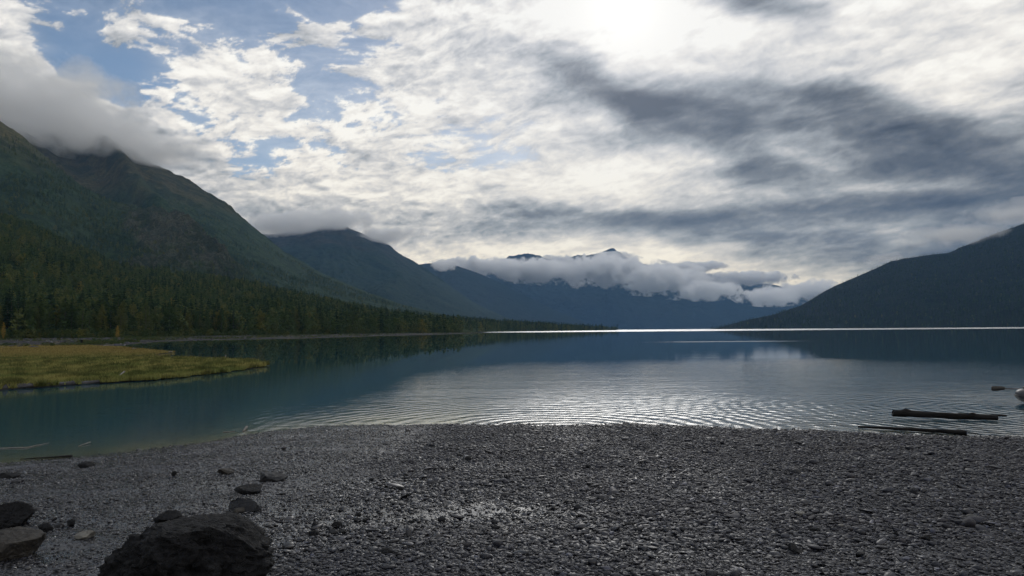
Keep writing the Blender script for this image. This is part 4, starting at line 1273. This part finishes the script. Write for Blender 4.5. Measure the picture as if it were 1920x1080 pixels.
def wz(px, py, z=0.0):
    return at_z(px, py, z)[0]
log('driftwood_log', wz(1676, 786) + [0, 0.05, 0.155], wz(1872, 790) + [0, 0.05, 0.085], 0.10, 0.075, 'thick dark waterlogged log floating in the shallows below the boat', M_wetwood, 3, 3, 0.85, 0.0, 'log')
log('driftwood_log', wz(1798, 784.5) + [0, 0.02, 0.10], wz(1888, 786.5) + [0, 0.0, 0.10], 0.05, 0.02, 'thin splintered length lying against the right end of the thick floating log', M_wetwood, 4, 1, 0.8, 0.0, 'log')
log('driftwood_log', wz(1609, 803.5) + [0, 0, 0.045], wz(1813, 815.5) + [0, 0, 0.05], 0.028, 0.062, 'slim dark log at the waterline, nearest the shingle, below the thick log', M_wetwood, 5, 2, 0.8, 0.02, 'log')
log('driftwood_log', wz(-90, 737) + [0, 0, 0.10], wz(292, 711.8) + [0, 0, 0.05], 0.20, 0.06, 'long grey log lying along the water edge of the grassy spit', wood_mat('weathered_log', (0.05, 0.05, 0.055), (0.11, 0.11, 0.12)), 6, 3, 0.8, 0.01, 'log')
log('stick', wz(-8, 841.5) + [0, 0, 0.008], wz(50, 840.5) + [0, 0, 0.012], 0.016, 0.02, 'pale floating branch at the left edge, just off the silty shore', M_greywood, 7, 1, 0.8, 0.01, 'branch', jag=0.2)
log('stick', wz(46, 841) + [0, 0, 0.010], wz(92, 831.5) + [0, 0, 0.012], 0.018, 0.006, 'pale upturned tip of driftwood right of the floating branch at the left', M_greywood, 8, 1, 0.8, 0.04, 'branch', jag=0.2)
log('stick', wz(147, 837.5) + [0, 0, 0.01], wz(169, 831.5) + [0, 0, 0.03], 0.008, 0.014, 'short pale stick floating alone near the left shore', M_greywood, 9, 0, 0.9, 0.02, 'stick', jag=0.2)
log('stick', wz(38, 862.5) + [0, 0, 0.015], wz(136, 857) + [0, 0, 0.02], 0.014, 0.03, 'dark waterlogged branch at the edge of the left silt', M_wetwood, 10, 2, 0.6, 0.02, 'branch', jag=0.3)
log('stick', wz(418, 811) + [0, 0, 0.008], wz(440, 809) + [0, 0, 0.008], 0.02, 0.016, 'pale sliver of driftwood floating left of the wet gravel bar', M_greywood, 31, 0, 0.5, 0.0, 'stick', jag=0.2)
log('stick', wz(456, 809) + [0, 0, 0.01], wz(463, 804) + [0, 0, 0.05], 0.02, 0.03, 'stubby white chunk of driftwood standing in the water by the gravel bar', M_greywood, 32, 0, 0.9, 0.0, 'stick', jag=0.3)
log('stick', wz(224, 708, .1) + [0, 0, 0.12], wz(233, 705, .1) + [0, 0, 0.25], 0.03, 0.05, 'short pale stick in the grass near the edge of the spit', M_greywood, 33, 0, 0.9, 0.0, 'stick')
for i, (a, b, lb) in enumerate([((246, 667.5), (268, 666.2), 'bleached driftwood at the notch of the grassy spit'), ((248, 653.5), (256, 653.2), 'white driftwood chunk at the upper edge of the grassy spit'),
        ((316, 659.8), (323, 659.6), 'white driftwood chunk off the upper tip of the grassy spit'), ((194, 647.8), (212, 647), 'bleached log on the shore behind the grassy spit'),
        ((104, 642.2), (122, 641.6), 'pale brown log pile on the shore, left of the stump'), ((156, 644.0), (176, 643.6), 'pale log just right of the stump on the far shore'),
        ((166, 633.6), (174, 633.2), 'white log at the foot of the trees, above the stump'), ((196, 632.8), (210, 632.2), 'white log at the foot of the trees, right of the golden birch'),
        ((248, 630.2), (262, 630), 'white log on the far shore under the dark trees'), ((58, 638.5), (78, 638), 'grey log on the pale gravel at the far left')]):
    z_ = 0.25
    p_, q_ = wz(a[0], a[1], z_), wz(b[0], b[1], z_)
    rr_ = max(0.05, 0.0008 * p_[1])
    log('driftwood_log', p_, q_, rr_, rr_ * 0.7, lb, M_greywood if i != 4 else wood_mat('brown_driftwood', (0.24, 0.17, 0.11), (0.34, 0.27, 0.19)), 40 + i, 1, 0.9, 0.0, 'log', 'bleached logs scattered on the far shore')
st_ = wz(153, 645, 0.25)
st = log('stump', st_ + [0, 0, -0.1], st_ + [0.05, 0.02, 0.85], 0.30, 0.18, 'dark upright stump on the far shore in front of the trees', M_wetwood, 60, 3, 1.0, 0.02, 'stump')
log('driftwood_log', wz(404, 671.5) + [0, 0, 0.03], wz(421, 671) + [0, 0, 0.03], 0.07, 0.09, 'dark piece of driftwood floating off the grassy spit', M_wetwood, 61, 1, 0.9, 0.0, 'log')
log('stick', wz(422.5, 671) + [0, 0, 0.0], wz(423.5, 670.5) + [0, 0, 0.25], 0.05, 0.03, 'pale upright snag at the right end of the floating driftwood off the spit', M_greywood, 62, 0, 0.9, 0.0, 'stick')

# inflatable boat whose bow shows at the right edge
def sweep(path, rad, nr=20, closed=False, caps=True):
    path = np.array(path, float); n = len(path)
    if np.isscalar(rad): rad = np.full(n, rad)
    tan = np.gradient(path, axis=0); tan /= np.linalg.norm(tan, axis=1)[:, None]
    vs = []
    up = np.array([0, 0, 1.0])
    for p, t_, r_ in zip(path, tan, rad):
        a = np.cross(up, t_); 
        if np.linalg.norm(a) < 1e-3: a = np.array([1.0, 0, 0])
        a /= np.linalg.norm(a); c = np.cross(t_, a)
        for k in range(nr):
            an = 2 * math.pi * k / nr
            vs.append(p + (a * math.cos(an) + c * math.sin(an)) * r_)
    f = [(i * nr + k, i * nr + (k + 1) % nr, (i + 1) * nr + (k + 1) % nr, (i + 1) * nr + k) for i in range(n - 1) for k in range(nr)]
    if caps: f += [tuple(range(nr))[::-1], tuple((n - 1) * nr + k for k in range(nr))]
    return np.array(vs), f

def plain(name, col, rough, bumpy=0.0, spec=0.5):
    t = NT(name)
    tc = t.n('TexCoord').outputs['Object']
    n = t.noise(tc, 6, 5, 0.6)
    c = t.mix(t.maprange(n, 0.4, 0.65, 0, 0.5), col, tuple(x * 0.6 for x in col))
    ins = {'Base Color': c, 'Roughness': rough, 'Specular IOR Level': spec}
    if bumpy: ins['Normal'] = t.bump(n, 1.0, bumpy)
    return t.surf(t.n('BsdfPrincipled', ins))

def boat():
    e = bpy.data.objects.new('inflatable_boat', None); C.objects.link(e)
    tag(e, 'grey inflatable boat floating at the right edge, only its rounded bow in view', 'boat')
    M_t = plain('grey_rubber', (0.07, 0.07, 0.08), 0.32); M_b = plain('black_rubber', (0.02, 0.02, 0.022), 0.5)
    W, Lb = 0.52, 3.0
    pth = []
    for s in np.linspace(0, 1, 16): pth.append([Lb - 2.3 * s * 1.0, -W, 0.17])
    for a in np.linspace(-90, -270, 24)[1:-1]:
        pth.append([0.7 - 0.7 * abs(math.cos(math.radians(a))) ** 0.9, W * math.sin(math.radians(a)), 0.17 + 0.16 * abs(math.cos(math.radians(a))) ** 1.6])
    for s in np.linspace(0, 1, 16): pth.append([0.7 + 2.3 * s, W, 0.17])
    pth = np.array(pth)
    rd = np.full(len(pth), 0.19); rd[:4] = [0.04, 0.10, 0.15, 0.18]; rd[-4:] = [0.18, 0.15, 0.10, 0.04]
    v, f = sweep(pth, rd)
    mesh_obj('tube', v, f, M_t, e, True)
    v, f = sweep(pth + np.array([0, 0, -0.06]), rd * 1.012 * np.where(rd > 0.185, 1, 0.9), caps=True)
    # rubbing strake round the outside
    out = pth.copy(); cxy = np.array([1.4, 0.0]); dd = pth[:, :2] - np.array([1.0, 0]); dd /= np.linalg.norm(dd, axis=1)[:, None]
    out[:, :2] += dd * 0.185; out[:, 2] -= 0.03
    v, f = sweep(out[3:-3], 0.022, 8); mesh_obj('rubbing_strake', v, f, M_b, e, True)
    fl = [(0.25, -0.42, 0.06), (0.25, 0.42, 0.06), (2.9, 0.45, 0.04), (2.9, -0.45, 0.04)]
    mesh_obj('floor', fl + [(a, b, c - 0.04) for a, b, c in fl], [(0, 1, 2, 3), (7, 6, 5, 4), (0, 4, 5, 1), (1, 5, 6, 2), (2, 6, 7, 3), (3, 7, 4, 0)], M_b, e)
    v, f = sweep([[2.8, -0.5, 0.22], [2.8, 0.5, 0.22]], 0.16, 16); v[:, 0] = 2.8 + (v[:, 0] - 2.8) * 0.2; mesh_obj('transom', v, f, M_b, e)
    v, f = sweep([[0.05, -0.10, 0.50], [0.02, -0.05, 0.56], [0.02, 0.05, 0.56], [0.05, 0.10, 0.50]], 0.018, 8); mesh_obj('bow_handle', v, f, M_b, e, True)
    v, f = sweep([[1.3, -0.52, 0.34], [1.3, 0.52, 0.34]], 0.13, 16); v[:, 2] = 0.33 + (v[:, 2] - 0.34) * 0.35; mesh_obj('seat', v, f, M_b, e, True)
    return e
b_ = boat()
bw = at_z(1932, 763, 0.0)[0]
b_.location = (bw[0] + 0.20, bw[1] + 0.55, 0.0)
b_.rotation_euler = (0, 0, R(-6))
oe = bpy.data.objects.new('oar', None); C.objects.link(oe)
tag(oe, 'black bladed oar held out over the water from the boat at the right edge', 'oar')
M_oar = plain('black_plastic', (0.018, 0.017, 0.018), 0.45); M_shaft = plain('grey_alloy', (0.10, 0.10, 0.11), 0.35)
bl = []
ns = 14
for k in range(ns + 1):
    s = k / ns
    wd_ = 0.078 * (1 - 0.45 * s ** 3) * (0.72 + 0.28 * min(1, k / 1.0)) * (1 if k < ns else 0.35)
    bl.append((s, wd_))
vs = []; fs = []
for s, w_ in bl:
    for (yy, zz) in ((-0.012, -w_), (-0.016 - 0.01 * math.sin(s * 3), 0), (-0.012, w_), (0.012, w_), (0.016, 0), (0.012, -w_)):
        vs.append((s * 0.44, yy + 0.03 * s * (1 - s), zz + 0.01 * s))
for k in range(ns):
    for j in range(6):
        a = k * 6 + j; b2 = k * 6 + (j + 1) % 6
        fs.append((a, b2, b2 + 6, a + 6))
fs += [tuple(range(6))[::-1], tuple(ns * 6 + j for j in range(6))]
mesh_obj('blade', vs, fs, M_oar, oe)
v, f = sweep([[0.40, 0, 0.0], [0.9, 0, 0.0], [1.6, 0, 0.004], [2.2, 0, 0.01]], 0.02, 10); mesh_obj('shaft', v, f, M_shaft, oe, True)
v, f = sweep([[2.17, 0, 0.01], [2.34, 0, 0.012]], 0.021, 10); mesh_obj('grip', v, f, M_oar, oe, True)
q = at_depth(1859, 728.5, 24.3)[0]
oe.location = tuple(q)
oe.rotation_euler = (0, R(0.5), R(-3))

# ------------------------------------------------------------------ low cloud lying on the mountains (real volumes)
def low_cloud(label, segs, dens=0.02, wl=220.0, soft=0.5, seed=0.0, cat='cloud', erode=1.0, aniso=0.35):
    """segs: list of (px, py, depth, rx, ry, rz) ellipsoids in metres, joined into one lumpy closed bank"""
    bm_pts = []
    cs = at_depth([s_[0] for s_ in segs], [s_[1] for s_ in segs], [s_[2] for s_ in segs])
    rs = np.array([s_[3:6] for s_ in segs], float)
    lo = (cs - rs).min(0); hi = (cs + rs).max(0)
    # domain: a closed hull swept round the ellipsoids
    import bmesh
    bm = bmesh.new()
    for c_, r_ in zip(cs, rs):
        q = bmesh.ops.create_icosphere(bm, subdivisions=2, radius=1.0)
        for v in q['verts']:
            v.co = Vector((c_[0] + v.co.x * r_[0] * 1.12, c_[1] + v.co.y * r_[1] * 1.12, c_[2] + v.co.z * r_[2] * 1.12))
    res = bmesh.ops.convex_hull(bm, input=bm.verts)
    kill = [g for g in res['geom_interior'] if isinstance(g, bmesh.types.BMVert)]
    bmesh.ops.delete(bm, geom=kill, context='VERTS')
    unused = [v for v in bm.verts if not v.link_faces]
    bmesh.ops.delete(bm, geom=unused, context='VERTS')
    me = bpy.data.meshes.new('low_cloud')
    bm.to_mesh(me); bm.free()
    o = bpy.data.objects.new('low_cloud', me)
    C.objects.link(o)
    t = NT('cloud_vapour')
    P = t.n('NewGeometry').outputs['Position']
    wv = t.n('VectorMath', {0: t.noise(P, 0.7 / wl, 5, 0.6, out=1), 1: (0.5, 0.5, 0.5)}, operation='SUBTRACT').outputs[0]
    Pw = t.n('VectorMath', {0: t.scale(wv, (wl * 1.9, wl * 1.9, wl * 1.1)), 1: P}, operation='ADD').outputs[0]
    f = None
    for c_, r_ in zip(cs, rs):
        q = t.n('VectorMath', {0: Pw, 1: tuple(c_)}, operation='SUBTRACT').outputs[0]
        q = t.n('VectorMath', {0: q, 1: tuple(r_)}, operation='DIVIDE').outputs[0]
        l = t.n('VectorMath', {0: q}, operation='LENGTH').outputs['Value']
        g = t.math('SUBTRACT', 1.0, l)
        f = g if f is None else t.math('SMOOTH_MAX', f, g, 0.25)
    nz = t.noise(t.scale(P, (1, 1, 1.25)), 1.0 / wl, 8, 0.66)
    f = t.math('ADD', f, t.math('MULTIPLY', t.math('SUBTRACT', nz, 0.56), 2.2 * erode))
    d = t.math('MULTIPLY', t.maprange(f, 0.0, soft * 0.7), dens)
    pv = t.n('VolumePrincipled', {'Color': (0.998, 0.998, 0.998), 'Density': d, 'Anisotropy': aniso})
    t.t.links.new(pv.outputs[0], t.out.inputs['Volume'])
    me.materials.append(t.m)
    tag(o, kind='stuff')
    return o
low_cloud('', [(900, 500, 9300, 700, 450, 130), (1010, 508, 9100, 700, 450, 160), (1130, 506, 9000, 750, 450, 190), (1240, 522, 8700, 600, 400, 190), (1325, 545, 8400, 430, 300, 130)], 0.034, 175, 0.5, erode=1.7)
low_cloud('', [(1450, 556, 8600, 480, 350, 120), (1530, 545, 9200, 600, 400, 130), (1400, 522, 10500, 700, 500, 110)], 0.022, 190, 0.5, erode=1.5)
low_cloud('', [(1150, 484, 11200, 420, 300, 100), (1050, 486, 11400, 450, 300, 70), (1290, 500, 11000, 700, 400, 90)], 0.016, 220, 0.6, erode=1.4)
low_cloud('', [(60, 190, 3000, 520, 450, 150), (-140, 135, 3000, 520, 450, 200), (170, 238, 2900, 330, 350, 110), (285, 280, 3050, 260, 300, 80)], 0.012, 200, 0.8, erode=1.25)
low_cloud('', [(530, 418, 6200, 480, 400, 120), (630, 410, 6300, 380, 300, 100), (730, 440, 6400, 300, 300, 80)], 0.012, 240, 0.7, erode=1.3)
low_cloud('', [(832, 497, 7700, 190, 150, 75)], 0.02, 130, 0.5, erode=1.2)
low_cloud('', [(1790, 440, 3560, 300, 300, 45), (1930, 395, 3600, 300, 350, 55), (1650, 484, 3500, 110, 160, 22)], 0.008, 180, 0.9, erode=1.1)

# ------------------------------------------------------------------ air
def build_haze(density=3.5e-5):
    v = [(x, y, z) for x in (-14000, 14000) for y in (-3000, 14500) for z in (-9, 1900)]
    f = [(0, 1, 3, 2), (4, 6, 7, 5), (0, 4, 5, 1), (2, 3, 7, 6), (0, 2, 6, 4), (1, 5, 7, 3)]
    t = NT('valley_air')
    pv = t.n('VolumePrincipled', {'Color': (0.29, 0.56, 1.0), 'Density': density, 'Anisotropy': 0.0})
    t.t.links.new(pv.outputs[0], t.out.inputs['Volume'])
    t.m.cycles.homogeneous_volume = True
    o = mesh_obj('haze', v, f, t.m)
    tag(o, kind='stuff')
    return o
build_haze()
